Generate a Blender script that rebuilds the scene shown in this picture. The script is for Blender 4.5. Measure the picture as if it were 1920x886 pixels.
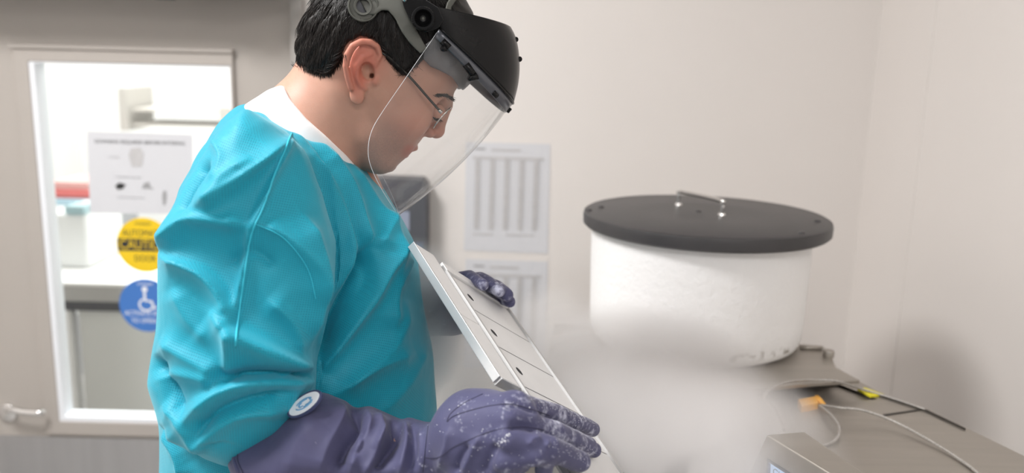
import bpy, bmesh, math, random
import numpy as np
from mathutils import Vector, Matrix
from mathutils.bvhtree import BVHTree
from math import sin, cos, radians, pi
for o in list(bpy.data.objects): bpy.data.objects.remove(o)
rng = np.random.RandomState(7); random.seed(7)
SC = bpy.context.scene
COL = SC.collection

# ------------------------------------------------------------------ camera
FPX = 1636.0
_p, _r = radians(11.7), radians(1.4)
CF = np.array([0, cos(_p), -sin(_p)])
_R0 = np.array([1.0, 0, 0]); _U0 = np.array([0, sin(_p), cos(_p)])
CR = cos(_r) * _R0 + sin(_r) * _U0
CU = -sin(_r) * _R0 + cos(_r) * _U0
CC = np.array([0, 0, 1.55])
cam_d = bpy.data.cameras.new('camera'); cam = bpy.data.objects.new('camera', cam_d); COL.objects.link(cam)
M = Matrix([[CR[i], CU[i], -CF[i], CC[i]] for i in range(3)] + [[0, 0, 0, 1]])
cam.matrix_world = M
cam_d.sensor_width = 36; cam_d.lens = FPX / 1920 * 36; cam_d.clip_start = 0.02
cam_d.dof.use_dof = True; cam_d.dof.focus_distance = 1.04; cam_d.dof.aperture_fstop = 3.0
SC.camera = cam
# ------------------------------------------------------------------ world, lights, exposure
SC.view_settings.view_transform = 'Standard'; SC.view_settings.look = 'None'
SC.view_settings.gamma = 1; SC.view_settings.use_curve_mapping = False
SC.view_settings.exposure = -0.08
try:
    SC.cycles.volume_bounces = 6; SC.cycles.max_bounces = 10; SC.cycles.transparent_max_bounces = 16
    SC.cycles.volume_step_rate = 2.0
except Exception: pass
wd = bpy.data.worlds.new('world'); SC.world = wd; wd.use_nodes = True
wd.node_tree.nodes['Background'].inputs[0].default_value = (1.0, 0.975, 0.96, 1)
wd.node_tree.nodes['Background'].inputs[1].default_value = 0.44
def area(name, loc, target, sx, sy, power, col=(1, .985, .975)):
    l = bpy.data.lights.new(name, 'AREA'); l.shape = 'RECTANGLE'; l.size = sx; l.size_y = sy
    l.energy = power; l.color = col
    o = bpy.data.objects.new(name, l); COL.objects.link(o); o.location = loc
    o.rotation_euler = (Vector(target) - Vector(loc)).to_track_quat('-Z', 'Y').to_euler()
    return o
area('ceiling_panel_light', (-1.15, 0.75, 2.68), (-1.0, 0.85, 0), 0.6, 0.6, 56)
area('ceiling_panel_light', (0.2, -0.9, 2.68), (0.2, -0.9, 0), 1.2, 0.6, 27)
area('lab_ceiling_light', (-1.5, 3.6, 2.62), (-1.5, 3.6, 0), 2.4, 1.6, 80, (1, .99, .97))

# ------------------------------------------------------------------ geometry helpers
def W(px, py, d): return CC + d * (CF + (px - 960) / FPX * CR - (py - 443) / FPX * CU)
def ray(px, py): return CF + (px - 960) / FPX * CR - (py - 443) / FPX * CU
def ZP(px, py, z): d = ray(px, py); return CC + d * ((z - CC[2]) / d[2])
def YP(px, py, y): d = ray(px, py); return CC + d * ((y - CC[1]) / d[1])
def XP(px, py, x): d = ray(px, py); return CC + d * ((x - CC[0]) / d[0])
def proj(P):
    v = np.asarray(P) - CC; d = v @ CF
    return 960 + FPX * (v @ CR) / d, 443 - FPX * (v @ CU) / d, d

def link(name, me, mat=None, parent=None, smooth=True):
    o = bpy.data.objects.new(name, me); COL.objects.link(o)
    if mat is not None:
        for m in (mat if isinstance(mat, (list, tuple)) else [mat]): me.materials.append(m)
    if parent is not None: o.parent = parent
    if smooth and hasattr(me, 'polygons'):
        me.polygons.foreach_set('use_smooth', [True] * len(me.polygons))
    return o
def tag(o, label=None, cat=None, group=None, kind=None):
    if label: o['label'] = label
    if cat: o['category'] = cat
    if group: o['group'] = group
    if kind: o['kind'] = kind
    return o
def struct(o): o['kind'] = 'structure'; return o
def empty(name, loc=(0, 0, 0)):
    o = bpy.data.objects.new(name, None); COL.objects.link(o); o.location = loc; o.empty_display_size = .05
    return o
def adopt(root, child):
    """parent while keeping world-space mesh coordinates"""
    child.parent = root
    child.matrix_parent_inverse = Matrix.Translation(root.location).inverted()
    return child
def pymesh(name, vs, fs, mat=None, root=None, smooth=False, bevel=0, recalc=True):
    me = bpy.data.meshes.new(name)
    me.from_pydata([tuple(map(float, v)) for v in vs], [], [tuple(f) for f in fs])
    bm = bmesh.new(); bm.from_mesh(me)
    if recalc: bmesh.ops.recalc_face_normals(bm, faces=bm.faces)
    if bevel:
        bmesh.ops.bevel(bm, geom=[e for e in bm.edges if len(e.link_faces) == 2 and e.calc_face_angle(0) > .5],
                        offset=bevel, segments=3, affect='EDGES', profile=.6, clamp_overlap=True)
    bm.to_mesh(me); bm.free()
    o = link(name, me, mat, None, smooth)
    if root is not None: adopt(root, o)
    return o
def prism(name, base, off, mat, root=None, bevel=0):
    """polygon base (world pts) extruded by vector off"""
    n = len(base); base = [np.asarray(b, float) for b in base]; off = np.asarray(off, float)
    vs = base + [b + off for b in base]
    fs = [list(range(n))[::-1], list(range(n, 2 * n))] + [[i, (i + 1) % n, n + (i + 1) % n, n + i] for i in range(n)]
    return pymesh(name, vs, fs, mat, root, bevel=bevel)
def box(name, lo, hi, mat, root=None, bevel=0):
    x0, y0, z0 = lo; x1, y1, z1 = hi
    return prism(name, [(x0, y0, z0), (x1, y0, z0), (x1, y1, z0), (x0, y1, z0)], (0, 0, z1 - z0), mat, root, bevel)
def wbox(px0, py0, px1, py1, y, depth):
    a = YP(px0, py0, y); b = YP(px1, py1, y)
    return (min(a[0], b[0]), y, min(a[2], b[2])), (max(a[0], b[0]), y + depth, max(a[2], b[2]))
def tube(name, pts, r, mat, root=None, cyclic=False, rings=10, rad=None, kind=None):
    pts = [np.asarray(p, float) for p in pts]; n = len(pts)
    vs, fs = [], []
    prev = None
    for i, p in enumerate(pts):
        a = pts[(i - 1) % n] if (cyclic or i > 0) else p
        b = pts[(i + 1) % n] if (cyclic or i < n - 1) else p
        t = b - a; t /= np.linalg.norm(t) + 1e-12
        if prev is None:
            u = np.cross(t, [0, 0, 1.0])
            if np.linalg.norm(u) < .1: u = np.cross(t, [0, 1.0, 0])
        else: u = prev - t * (prev @ t)
        u /= np.linalg.norm(u); prev = u; v = np.cross(t, u)
        rr = r if rad is None else rad[i]
        for k in range(rings):
            an = 2 * pi * k / rings
            vs.append(p + rr * (cos(an) * u + sin(an) * v))
    m = n if cyclic else n - 1
    for i in range(m):
        for k in range(rings):
            a, b = i * rings + k, i * rings + (k + 1) % rings
            c, d = ((i + 1) % n) * rings + (k + 1) % rings, ((i + 1) % n) * rings + k
            fs.append((a, b, c, d))
    if not cyclic: fs += [list(range(rings))[::-1], list(range((n - 1) * rings, n * rings))]
    return pymesh(name, vs, fs, mat, root, smooth=True)
def spline(pts, n=8, cyc=False):
    P = [np.asarray(p, float) for p in pts]; out = []
    N = len(P)
    for i in range(N if cyc else N - 1):
        if cyc: p0, p1, p2, p3 = P[i - 1], P[i], P[(i + 1) % N], P[(i + 2) % N]
        else: p0, p1, p2, p3 = P[max(i - 1, 0)], P[i], P[i + 1], P[min(i + 2, N - 1)]
        for k in range(n):
            t = k / n
            out.append(.5 * ((2 * p1) + (-p0 + p2) * t + (2 * p0 - 5 * p1 + 4 * p2 - p3) * t * t + (-p0 + 3 * p1 - 3 * p2 + p3) * t ** 3))
    if not cyc: out.append(P[-1])
    return out
def lathe(name, prof, center, mat, root=None, n=96, axis=None, caps=True):
    """prof: list of (r, z) ; axis: 3x3 columns (ex,ey,ez)"""
    ex, ey, ez = axis if axis is not None else (np.array([1., 0, 0]), np.array([0, 1., 0]), np.array([0, 0, 1.]))
    c = np.asarray(center, float); vs, fs = [], []
    for (r, z) in prof:
        for k in range(n):
            a = 2 * pi * k / n; vs.append(c + ex * r * cos(a) + ey * r * sin(a) + ez * z)
    for i in range(len(prof) - 1):
        for k in range(n):
            fs.append((i * n + k, i * n + (k + 1) % n, (i + 1) * n + (k + 1) % n, (i + 1) * n + k))
    if caps and prof[0][0] > 1e-6: fs.append(list(range(n))[::-1])
    if caps and prof[-1][0] > 1e-6: fs.append(list(range((len(prof) - 1) * n, len(prof) * n)))
    o = pymesh(name, vs, fs, mat, root, smooth=True)
    sm = o.modifiers.new('edges', 'EDGE_SPLIT'); sm.split_angle = radians(38)
    return o
def text(name, s, center, size, ex, ey, mat, root=None, width=None, extrude=.0002):
    c = bpy.data.curves.new(name, 'FONT'); c.body = s; c.size = size; c.align_x = 'CENTER'; c.align_y = 'CENTER'
    c.extrude = extrude; c.materials.append(mat)
    o = bpy.data.objects.new(name, c); COL.objects.link(o)
    ex = np.asarray(ex, float); ex /= np.linalg.norm(ex); ey = np.asarray(ey, float); ey -= ex * (ex @ ey); ey /= np.linalg.norm(ey)
    ez = np.cross(ex, ey)
    mw = Matrix([[ex[i], ey[i], ez[i], center[i]] for i in range(3)] + [[0, 0, 0, 1]])
    if root is not None:
        o.parent = root; o.matrix_parent_inverse = Matrix.Translation(root.location).inverted()
    sx = 1.0
    if width:
        bpy.context.view_layer.update(); sx = width / max(o.dimensions.x, 1e-4)
    mw = mw @ Matrix.Diagonal((sx, 1, 1, 1))
    o.matrix_basis = mw
    bpy.context.view_layer.update()
    me = bpy.data.meshes.new_from_object(o.evaluated_get(bpy.context.evaluated_depsgraph_get()))
    mo = bpy.data.objects.new(name, me); COL.objects.link(mo); mo.parent = o.parent
    mo.matrix_parent_inverse = o.matrix_parent_inverse.copy(); mo.matrix_basis = mw
    bpy.data.objects.remove(o); bpy.data.curves.remove(c); mo.name = name
    return mo

# ------------------------------------------------------------------ signed-distance modelling
def rcone(X, Y, Z, a, b, ra, rb):
    a = np.asarray(a, np.float32); b = np.asarray(b, np.float32); d = b - a; L = float(d @ d) + 1e-12
    t = np.clip(((X - a[0]) * d[0] + (Y - a[1]) * d[1] + (Z - a[2]) * d[2]) / L, 0, 1)
    return np.sqrt((X - a[0] - t * d[0]) ** 2 + (Y - a[1] - t * d[1]) ** 2 + (Z - a[2] - t * d[2]) ** 2) - (ra + (rb - ra) * t)
def ell(X, Y, Z, c, r, ang=0.0):
    x, y, z = X - c[0], Y - c[1], Z - c[2]
    ca, sa = cos(ang), sin(ang)
    x, y = x * ca + y * sa, -x * sa + y * ca
    k = np.sqrt((x / r[0]) ** 2 + (y / r[1]) ** 2 + (z / r[2]) ** 2)
    k1 = np.sqrt((x / r[0] ** 2) ** 2 + (y / r[1] ** 2) ** 2 + (z / r[2] ** 2) ** 2) + 1e-9
    return k * (k - 1) / k1
def smin(a, b, k):
    h = np.clip(.5 + .5 * (b - a) / k, 0, 1); return b * (1 - h) + a * h - k * h * (1 - h)
def smax(a, b, k): return -smin(-a, -b, k)
def polydist(X, Y, poly):
    """positive inside; X (nx,1) Y (1,ny)"""
    P = np.asarray(poly, float); n = len(P); D = np.full(np.broadcast(X, Y).shape, 1e9); ins = np.zeros(D.shape, bool)
    for i in range(n):
        a, b = P[i], P[(i + 1) % n]; d = b - a
        t = np.clip(((X - a[0]) * d[0] + (Y - a[1]) * d[1]) / (d @ d + 1e-15), 0, 1)
        D = np.minimum(D, (X - a[0] - t * d[0]) ** 2 + (Y - a[1] - t * d[1]) ** 2)
        c = ((a[1] > Y) != (b[1] > Y)) & (X < (b[0] - a[0]) * (Y - a[1]) / (b[1] - a[1] + 1e-15) + a[0])
        ins ^= c
    D = np.sqrt(D); return np.where(ins, D, -D)
def blur2(A, n):
    for _ in range(n):
        Q = np.pad(A, 1, mode='edge'); Q = (Q[2:] + Q[:-2] + 2 * Q[1:-1]) / 4
        A = (Q[:, 2:] + Q[:, :-2] + 2 * Q[:, 1:-1]) / 4
    return A
def surface_nets(f, org, h):
    nx, ny, nz = f.shape; s = f < 0
    c = [s[i:nx - 1 + i, j:ny - 1 + j, k:nz - 1 + k] for i in (0, 1) for j in (0, 1) for k in (0, 1)]
    cnt = sum(x.astype(np.int8) for x in c); act = (cnt > 0) & (cnt < 8)
    idx = np.full(act.shape, -1, np.int64); I = np.argwhere(act); idx[act] = np.arange(len(I))
    acc = np.zeros((len(I), 3)); num = np.zeros(len(I))
    offs = [(i, j, k) for i in (0, 1) for j in (0, 1) for k in (0, 1)]
    for a in range(8):
        for b in range(a + 1, 8):
            oa, ob = offs[a], offs[b]
            if sum(abs(oa[q] - ob[q]) for q in range(3)) != 1: continue
            fa = f[I[:, 0] + oa[0], I[:, 1] + oa[1], I[:, 2] + oa[2]]; fb = f[I[:, 0] + ob[0], I[:, 1] + ob[1], I[:, 2] + ob[2]]
            m = (fa < 0) != (fb < 0); t = np.where(m, fa / np.where(m, fa - fb, 1), 0)
            P = np.array(oa) + t[:, None] * (np.array(ob) - np.array(oa))
            acc[m] += P[m]; num[m] += 1
    V = (I + acc / num[:, None]) * h + np.asarray(org)
    F = []
    for ax in range(3):
        sl0 = [slice(None)] * 3; sl1 = [slice(None)] * 3; sl0[ax] = slice(0, -1); sl1[ax] = slice(1, None)
        a = s[tuple(sl0)]; b = s[tuple(sl1)]; E = np.argwhere(a != b)
        o1, o2 = (ax + 1) % 3, (ax + 2) % 3
        E = E[(E[:, o1] > 0) & (E[:, o2] > 0) & (E[:, o1] < f.shape[o1] - 1) & (E[:, o2] < f.shape[o2] - 1)]
        flip = s[E[:, 0], E[:, 1], E[:, 2]]
        q = []
        for (d1, d2) in ((-1, -1), (0, -1), (0, 0), (-1, 0)):
            e = E.copy(); e[:, o1] += d1; e[:, o2] += d2; q.append(idx[e[:, 0], e[:, 1], e[:, 2]])
        q = np.stack(q, 1); q[~flip] = q[~flip][:, ::-1]; F.append(q)
    F = np.concatenate(F); F = F[(F >= 0).all(1)]
    return V, F
class Frame:
    """local x,y span a plane, z towards the viewer side; pix() puts an outline point on the plane offset by l"""
    def __init__(s, O, ex, ey, ez): s.O, s.ex, s.ey, s.ez = O, ex, ey, ez
    def pix(s, px, py, l=0.0):
        d = ray(px, py); t = ((s.O + s.ez * l - CC) @ s.ez) / (d @ s.ez); v = CC + d * t - s.O
        return np.array([v @ s.ex, v @ s.ey, v @ s.ez])
    def at(s, px, py, depth):
        v = W(px, py, depth) - s.O; return np.array([v @ s.ex, v @ s.ey, v @ s.ez])
    def world(s, V): return s.O + V[:, :1] * s.ex + V[:, 1:2] * s.ey + V[:, 2:3] * s.ez
def grid(lo, hi, h):
    a = [np.arange(lo[i], hi[i] + h, h, dtype=np.float32) for i in range(3)]
    return a[0][:, None, None], a[1][None, :, None], a[2][None, None, :]
def relax(V, F, n, lam=.5):
    e = np.concatenate([F[:, [0, 1]], F[:, [1, 2]], F[:, [2, 3]], F[:, [3, 0]]])
    i = np.concatenate([e[:, 0], e[:, 1]]); j = np.concatenate([e[:, 1], e[:, 0]])
    cnt = np.bincount(i, minlength=len(V))[:, None]
    for _ in range(n):
        S = np.stack([np.bincount(i, V[j, k], minlength=len(V)) for k in range(3)], 1)
        V = V + lam * (S / np.maximum(cnt, 1) - V)
    return V
def normals(V, F):
    n = np.cross(V[F[:, 2]] - V[F[:, 0]], V[F[:, 3]] - V[F[:, 1]])
    N = np.zeros_like(V)
    for k in range(4):
        for c in range(3): N[:, c] += np.bincount(F[:, k], n[:, c], minlength=len(V))
    return N / (np.linalg.norm(N, axis=1)[:, None] + 1e-12)
def creases(V, F, lines):
    """cloth folds: push vertices along their normals near fold lines drawn over the near side of the garment"""
    N = normals(V, F); v = V - CC; d = v @ CF
    px = 960 + FPX * (v @ CR) / d; py = 443 - FPX * (v @ CU) / d
    face = np.clip((-(N * v).sum(1) / np.linalg.norm(v, axis=1)) * 2.5 - .1, 0, 1)
    H = np.zeros(len(V))
    for (pts, amp, s1, s2) in lines:
        P = np.array(spline([np.array(p, float) for p in pts], 5)); L = np.r_[0, np.cumsum(np.linalg.norm(np.diff(P, axis=0), axis=1))]
        m = (px > P[:, 0].min() - 90) & (px < P[:, 0].max() + 90) & (py > P[:, 1].min() - 90) & (py < P[:, 1].max() + 90)
        ix = np.nonzero(m)[0]; best = np.full(len(ix), 1e9); sg = np.zeros(len(ix)); u = np.zeros(len(ix))
        x, y = px[ix], py[ix]
        for k in range(len(P) - 1):
            a, b = P[k], P[k + 1]; e = b - a; l2 = e @ e + 1e-9
            t = np.clip(((x - a[0]) * e[0] + (y - a[1]) * e[1]) / l2, 0, 1)
            dx, dy = x - a[0] - t * e[0], y - a[1] - t * e[1]; dd = np.hypot(dx, dy); q = dd < best
            best = np.where(q, dd, best); sg = np.where(q, np.sign(e[0] * dy - e[1] * dx), sg); u = np.where(q, (L[k] + t * (L[k + 1] - L[k])) / L[-1], u)
        s = np.where(sg > 0, s1, s2)
        prof = np.exp(-np.sqrt((best / s) ** 2 + .012) + .11)
        tap = np.clip(np.minimum(u, 1 - u) * 5 + .15, 0, 1)
        H[ix] += amp * prof * tap
    return V + N * (H * face)[:, None]
def npmesh(name, V, F, mat, root=None):
    me = bpy.data.meshes.new(name)
    me.vertices.add(len(V)); me.vertices.foreach_set('co', V.astype(np.float32).ravel())
    me.loops.add(len(F) * 4); me.loops.foreach_set('vertex_index', F.ravel().astype(np.int32))
    me.polygons.add(len(F)); me.polygons.foreach_set('loop_start', np.arange(0, len(F) * 4, 4, dtype=np.int32))
    me.update(calc_edges=True); me.validate()
    o = link(name, me, mat)
    if root is not None: adopt(root, o)
    return o
def bvh(V, F): return BVHTree.FromPolygons([tuple(v) for v in V], [tuple(int(i) for i in f) for f in F])
def snap(tree, pts, lift=0.0):
    out = []
    for (x, y) in pts:
        d = ray(x, y); d = d / np.linalg.norm(d); h = tree.ray_cast(Vector(CC), Vector(d))
        if h[0] is not None: out.append(np.array(h[0]) + np.array(h[1]) * lift * (1 if np.array(h[1]) @ d < 0 else -1))
    return out

# ------------------------------------------------------------------ materials
def mat(name, col, rough=.5, metal=0, spec=.5, **kw):
    m = bpy.data.materials.new(name); m.use_nodes = True; b = m.node_tree.nodes['Principled BSDF']
    b.inputs['Base Color'].default_value = (*col, 1); b.inputs['Roughness'].default_value = rough
    b.inputs['Metallic'].default_value = metal; b.inputs['Specular IOR Level'].default_value = spec
    for k, v in kw.items(): b.inputs[k.replace('_', ' ')].default_value = v
    return m
def nd(m, t, **kw):
    n = m.node_tree.nodes.new(t)
    for k, v in kw.items(): setattr(n, k, v)
    return n
def lk(m, a, b): m.node_tree.links.new(a, b)
def noisy(m, scale=20, amt=.12, bump=.0, bscale=80, bdist=.001, detail=5, stretch=(1, 1, 1)):
    """procedural colour variation and bump"""
    b = m.node_tree.nodes['Principled BSDF']; c = tuple(b.inputs['Base Color'].default_value)
    tc = nd(m, 'ShaderNodeTexCoord'); mp = nd(m, 'ShaderNodeMapping'); mp.inputs['Scale'].default_value = stretch
    lk(m, tc.outputs['Object'], mp.inputs[0])
    n = nd(m, 'ShaderNodeTexNoise'); n.inputs['Scale'].default_value = scale; n.inputs['Detail'].default_value = detail
    lk(m, mp.outputs[0], n.inputs['Vector'])
    mx = nd(m, 'ShaderNodeMix', data_type='RGBA'); lk(m, n.outputs[0], mx.inputs[0])
    mx.inputs[6].default_value = tuple(x * (1 - amt) for x in c[:3]) + (1,); mx.inputs[7].default_value = tuple(min(1, x * (1 + amt)) for x in c[:3]) + (1,)
    lk(m, mx.outputs[2], b.inputs['Base Color'])
    if bump:
        n2 = nd(m, 'ShaderNodeTexNoise'); n2.inputs['Scale'].default_value = bscale; n2.inputs['Detail'].default_value = 4
        lk(m, mp.outputs[0], n2.inputs['Vector'])
        bp = nd(m, 'ShaderNodeBump'); bp.inputs['Strength'].default_value = bump; bp.inputs['Distance'].default_value = bdist
        lk(m, n2.outputs[0], bp.inputs['Height']); lk(m, bp.outputs[0], b.inputs['Normal'])
    return m
def emis(name, col, s):
    m = bpy.data.materials.new(name); m.use_nodes = True; b = m.node_tree.nodes['Principled BSDF']
    b.inputs['Base Color'].default_value = (0, 0, 0, 1); b.inputs['Emission Color'].default_value = (*col, 1); b.inputs['Emission Strength'].default_value = s
    return m
WALL = noisy(mat('wall_paint', (.80, .76, .73), .55), 3, .02, .05, 250, .0005)
DOORP = noisy(mat('door_paint', (.45, .412, .378), .45), 3, .03, .04, 200, .0005)
FRAMEP = noisy(mat('door_frame_paint', (.38, .36, .34), .45), 3, .03)
WSTRIP = noisy(mat('white_glazing_bead', (.86, .88, .92), .4), 4, .02)
CEIL = noisy(mat('ceiling_paint', (.8, .79, .77), .8), 3, .02)
FLOOR = noisy(mat('vinyl_floor', (.45, .44, .43), .4), 8, .08)
STEEL = noisy(mat('brushed_steel', (.43, .40, .362), .40, .85), 6, .10, .12, 60, .0006, stretch=(1, 9, 1))
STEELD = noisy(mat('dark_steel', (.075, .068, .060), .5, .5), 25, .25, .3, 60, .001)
KICK = noisy(mat('kick_plate_steel', (.50, .50, .51), .33, .9), 5, .10, stretch=(7, 1, .4))
CHROME = noisy(mat('chrome', (.75, .74, .73), .16, 1), 20, .04)
BLACKP = noisy(mat('black_plastic', (.006, .006, .0065), .26, 0, .22), 40, .15, .08, 300, .0003)
LIDP = noisy(mat('black_lid_plastic', (.045, .043, .045), .42), 30, .18, .25, 500, .0004)
FOAM = noisy(mat('white_foam', (.93, .925, .92), .8), 9, .015, .6, 90, .003)
GREYP = noisy(mat('grey_plastic', (.10, .102, .090), .5, 0, .3), 20, .06)
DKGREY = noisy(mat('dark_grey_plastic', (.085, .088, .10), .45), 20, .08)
PAPER = noisy(mat('paper', (.68, .685, .715), .8), 6, .01)
INK = noisy(mat('grey_print', (.36, .36, .37), .8), 60, .1)
INKL = noisy(mat('light_grey_print', (.55, .54, .545), .8), 60, .1)
INKB = noisy(mat('black_print', (.03, .03, .03), .7), 60, .1)
YEL = noisy(mat('yellow_vinyl', (.88, .60, .012), .45), 8, .03)
BLU = noisy(mat('blue_vinyl', (.055, .19, .55), .45), 8, .03)
WHT = noisy(mat('white_print', (.85, .86, .90), .6), 8, .02)
SHIRT = noisy(mat('white_undershirt', (.83, .80, .80), .85, Sheen_Weight=.3), 30, .03, .3, 900, .0004)
LABW = noisy(mat('lab_white', (.9, .9, .89), .6), 3, .02)
ORANGE = noisy(mat('orange_plastic', (.85, .42, .05), .45), 20, .06)
TAPE = noisy(mat('yellow_tape', (.90, .80, .03), .5), 20, .04)
CABLE = mat('braided_cable', (.62, .59, .55), .45, .3)
_w = nd(CABLE, 'ShaderNodeTexVoronoi'); _w.inputs['Scale'].default_value = 900
_t = nd(CABLE, 'ShaderNodeTexCoord'); lk(CABLE, _t.outputs['Object'], _w.inputs['Vector'])
_c = nd(CABLE, 'ShaderNodeValToRGB'); _c.color_ramp.elements[0].color = (.75, .72, .68, 1); _c.color_ramp.elements[1].color = (.25, .23, .21, 1); _c.color_ramp.elements[1].position = .8
lk(CABLE, _w.outputs['Distance'], _c.inputs[0]); lk(CABLE, _c.outputs[0], CABLE.node_tree.nodes['Principled BSDF'].inputs['Base Color'])

# gown: turquoise non-woven with pressed dots
GOWN = mat('turquoise_nonwoven', (.002, .40, .57), .55, 0, .35, Sheen_Weight=.35, Sheen_Roughness=.5)
def gown_nodes(m):
    b = m.node_tree.nodes['Principled BSDF']; b.inputs['Sheen Tint'].default_value = (.5, .9, 1, 1)
    tc = nd(m, 'ShaderNodeTexCoord'); mp = nd(m, 'ShaderNodeMapping')
    mp.inputs['Rotation'].default_value = (0, radians(33), 0); lk(m, tc.outputs['Object'], mp.inputs[0])
    sp = nd(m, 'ShaderNodeSeparateXYZ'); lk(m, mp.outputs[0], sp.inputs[0])
    hs = {}
    for ax, f in (('X', 2 * pi / .0031), ('Y', 2 * pi / .0033), ('Z', 2 * pi / .0035)):
        a = nd(m, 'ShaderNodeMath', operation='MULTIPLY'); a.inputs[1].default_value = f; lk(m, sp.outputs[ax], a.inputs[0])
        s = nd(m, 'ShaderNodeMath', operation='SINE'); lk(m, a.outputs[0], s.inputs[0]); hs[ax] = s
    # choose the pair of axes that lies in the cloth, from the surface normal
    ge = nd(m, 'ShaderNodeNewGeometry'); mn = nd(m, 'ShaderNodeMapping'); mn.vector_type = 'NORMAL'
    mn.inputs['Rotation'].default_value = (0, radians(33), 0); lk(m, ge.outputs['Normal'], mn.inputs[0])
    sn = nd(m, 'ShaderNodeSeparateXYZ'); lk(m, mn.outputs[0], sn.inputs[0]); tot = None; wsum = None
    for ax, (p_, q_), bias in (('Y', 'XZ', 1.25), ('X', 'YZ', 1.0), ('Z', 'XY', 1.0)):
        ab = nd(m, 'ShaderNodeMath', operation='ABSOLUTE'); lk(m, sn.outputs[ax], ab.inputs[0])
        bm_ = nd(m, 'ShaderNodeMath', operation='MULTIPLY'); bm_.inputs[1].default_value = bias; lk(m, ab.outputs[0], bm_.inputs[0])
        pw = nd(m, 'ShaderNodeMath', operation='POWER'); pw.inputs[1].default_value = 14; lk(m, bm_.outputs[0], pw.inputs[0])
        pr = nd(m, 'ShaderNodeMath', operation='MULTIPLY'); lk(m, hs[p_].outputs[0], pr.inputs[0]); lk(m, hs[q_].outputs[0], pr.inputs[1])
        wp = nd(m, 'ShaderNodeMath', operation='MULTIPLY'); lk(m, pr.outputs[0], wp.inputs[0]); lk(m, pw.outputs[0], wp.inputs[1])
        if tot is None: tot, wsum = wp, pw
        else:
            a1 = nd(m, 'ShaderNodeMath', operation='ADD'); lk(m, tot.outputs[0], a1.inputs[0]); lk(m, wp.outputs[0], a1.inputs[1]); tot = a1
            a2 = nd(m, 'ShaderNodeMath', operation='ADD'); lk(m, wsum.outputs[0], a2.inputs[0]); lk(m, pw.outputs[0], a2.inputs[1]); wsum = a2
    ml = nd(m, 'ShaderNodeMath', operation='DIVIDE'); lk(m, tot.outputs[0], ml.inputs[0]); lk(m, wsum.outputs[0], ml.inputs[1])
    mr = nd(m, 'ShaderNodeMapRange'); mr.inputs[1].default_value = .1; mr.inputs[2].default_value = .9; lk(m, ml.outputs[0], mr.inputs[0])
    n = nd(m, 'ShaderNodeTexNoise'); n.inputs['Scale'].default_value = 38; n.inputs['Detail'].default_value = 3; lk(m, tc.outputs['Object'], n.inputs['Vector'])
    ad = nd(m, 'ShaderNodeMath', operation='MULTIPLY_ADD'); ad.inputs[1].default_value = 2.2; lk(m, n.outputs[0], ad.inputs[0])
    neg = nd(m, 'ShaderNodeMath', operation='MULTIPLY'); neg.inputs[1].default_value = -.8; lk(m, mr.outputs[0], neg.inputs[0]); lk(m, neg.outputs[0], ad.inputs[2])
    bp = nd(m, 'ShaderNodeBump'); bp.inputs['Strength'].default_value = .45; bp.inputs['Distance'].default_value = .0006
    lk(m, ad.outputs[0], bp.inputs['Height']); lk(m, bp.outputs[0], b.inputs['Normal'])
    mx = nd(m, 'ShaderNodeMix', data_type='RGBA'); mx.inputs[6].default_value = (.006, .325, .45, 1); mx.inputs[7].default_value = (.002, .215, .315, 1)
    lk(m, mr.outputs[0], mx.inputs[0]); lk(m, mx.outputs[2], b.inputs['Base Color'])
gown_nodes(GOWN)
SEAM = noisy(mat('turquoise_seam', (.03, .50, .66), .6), 80, .1)

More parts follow.
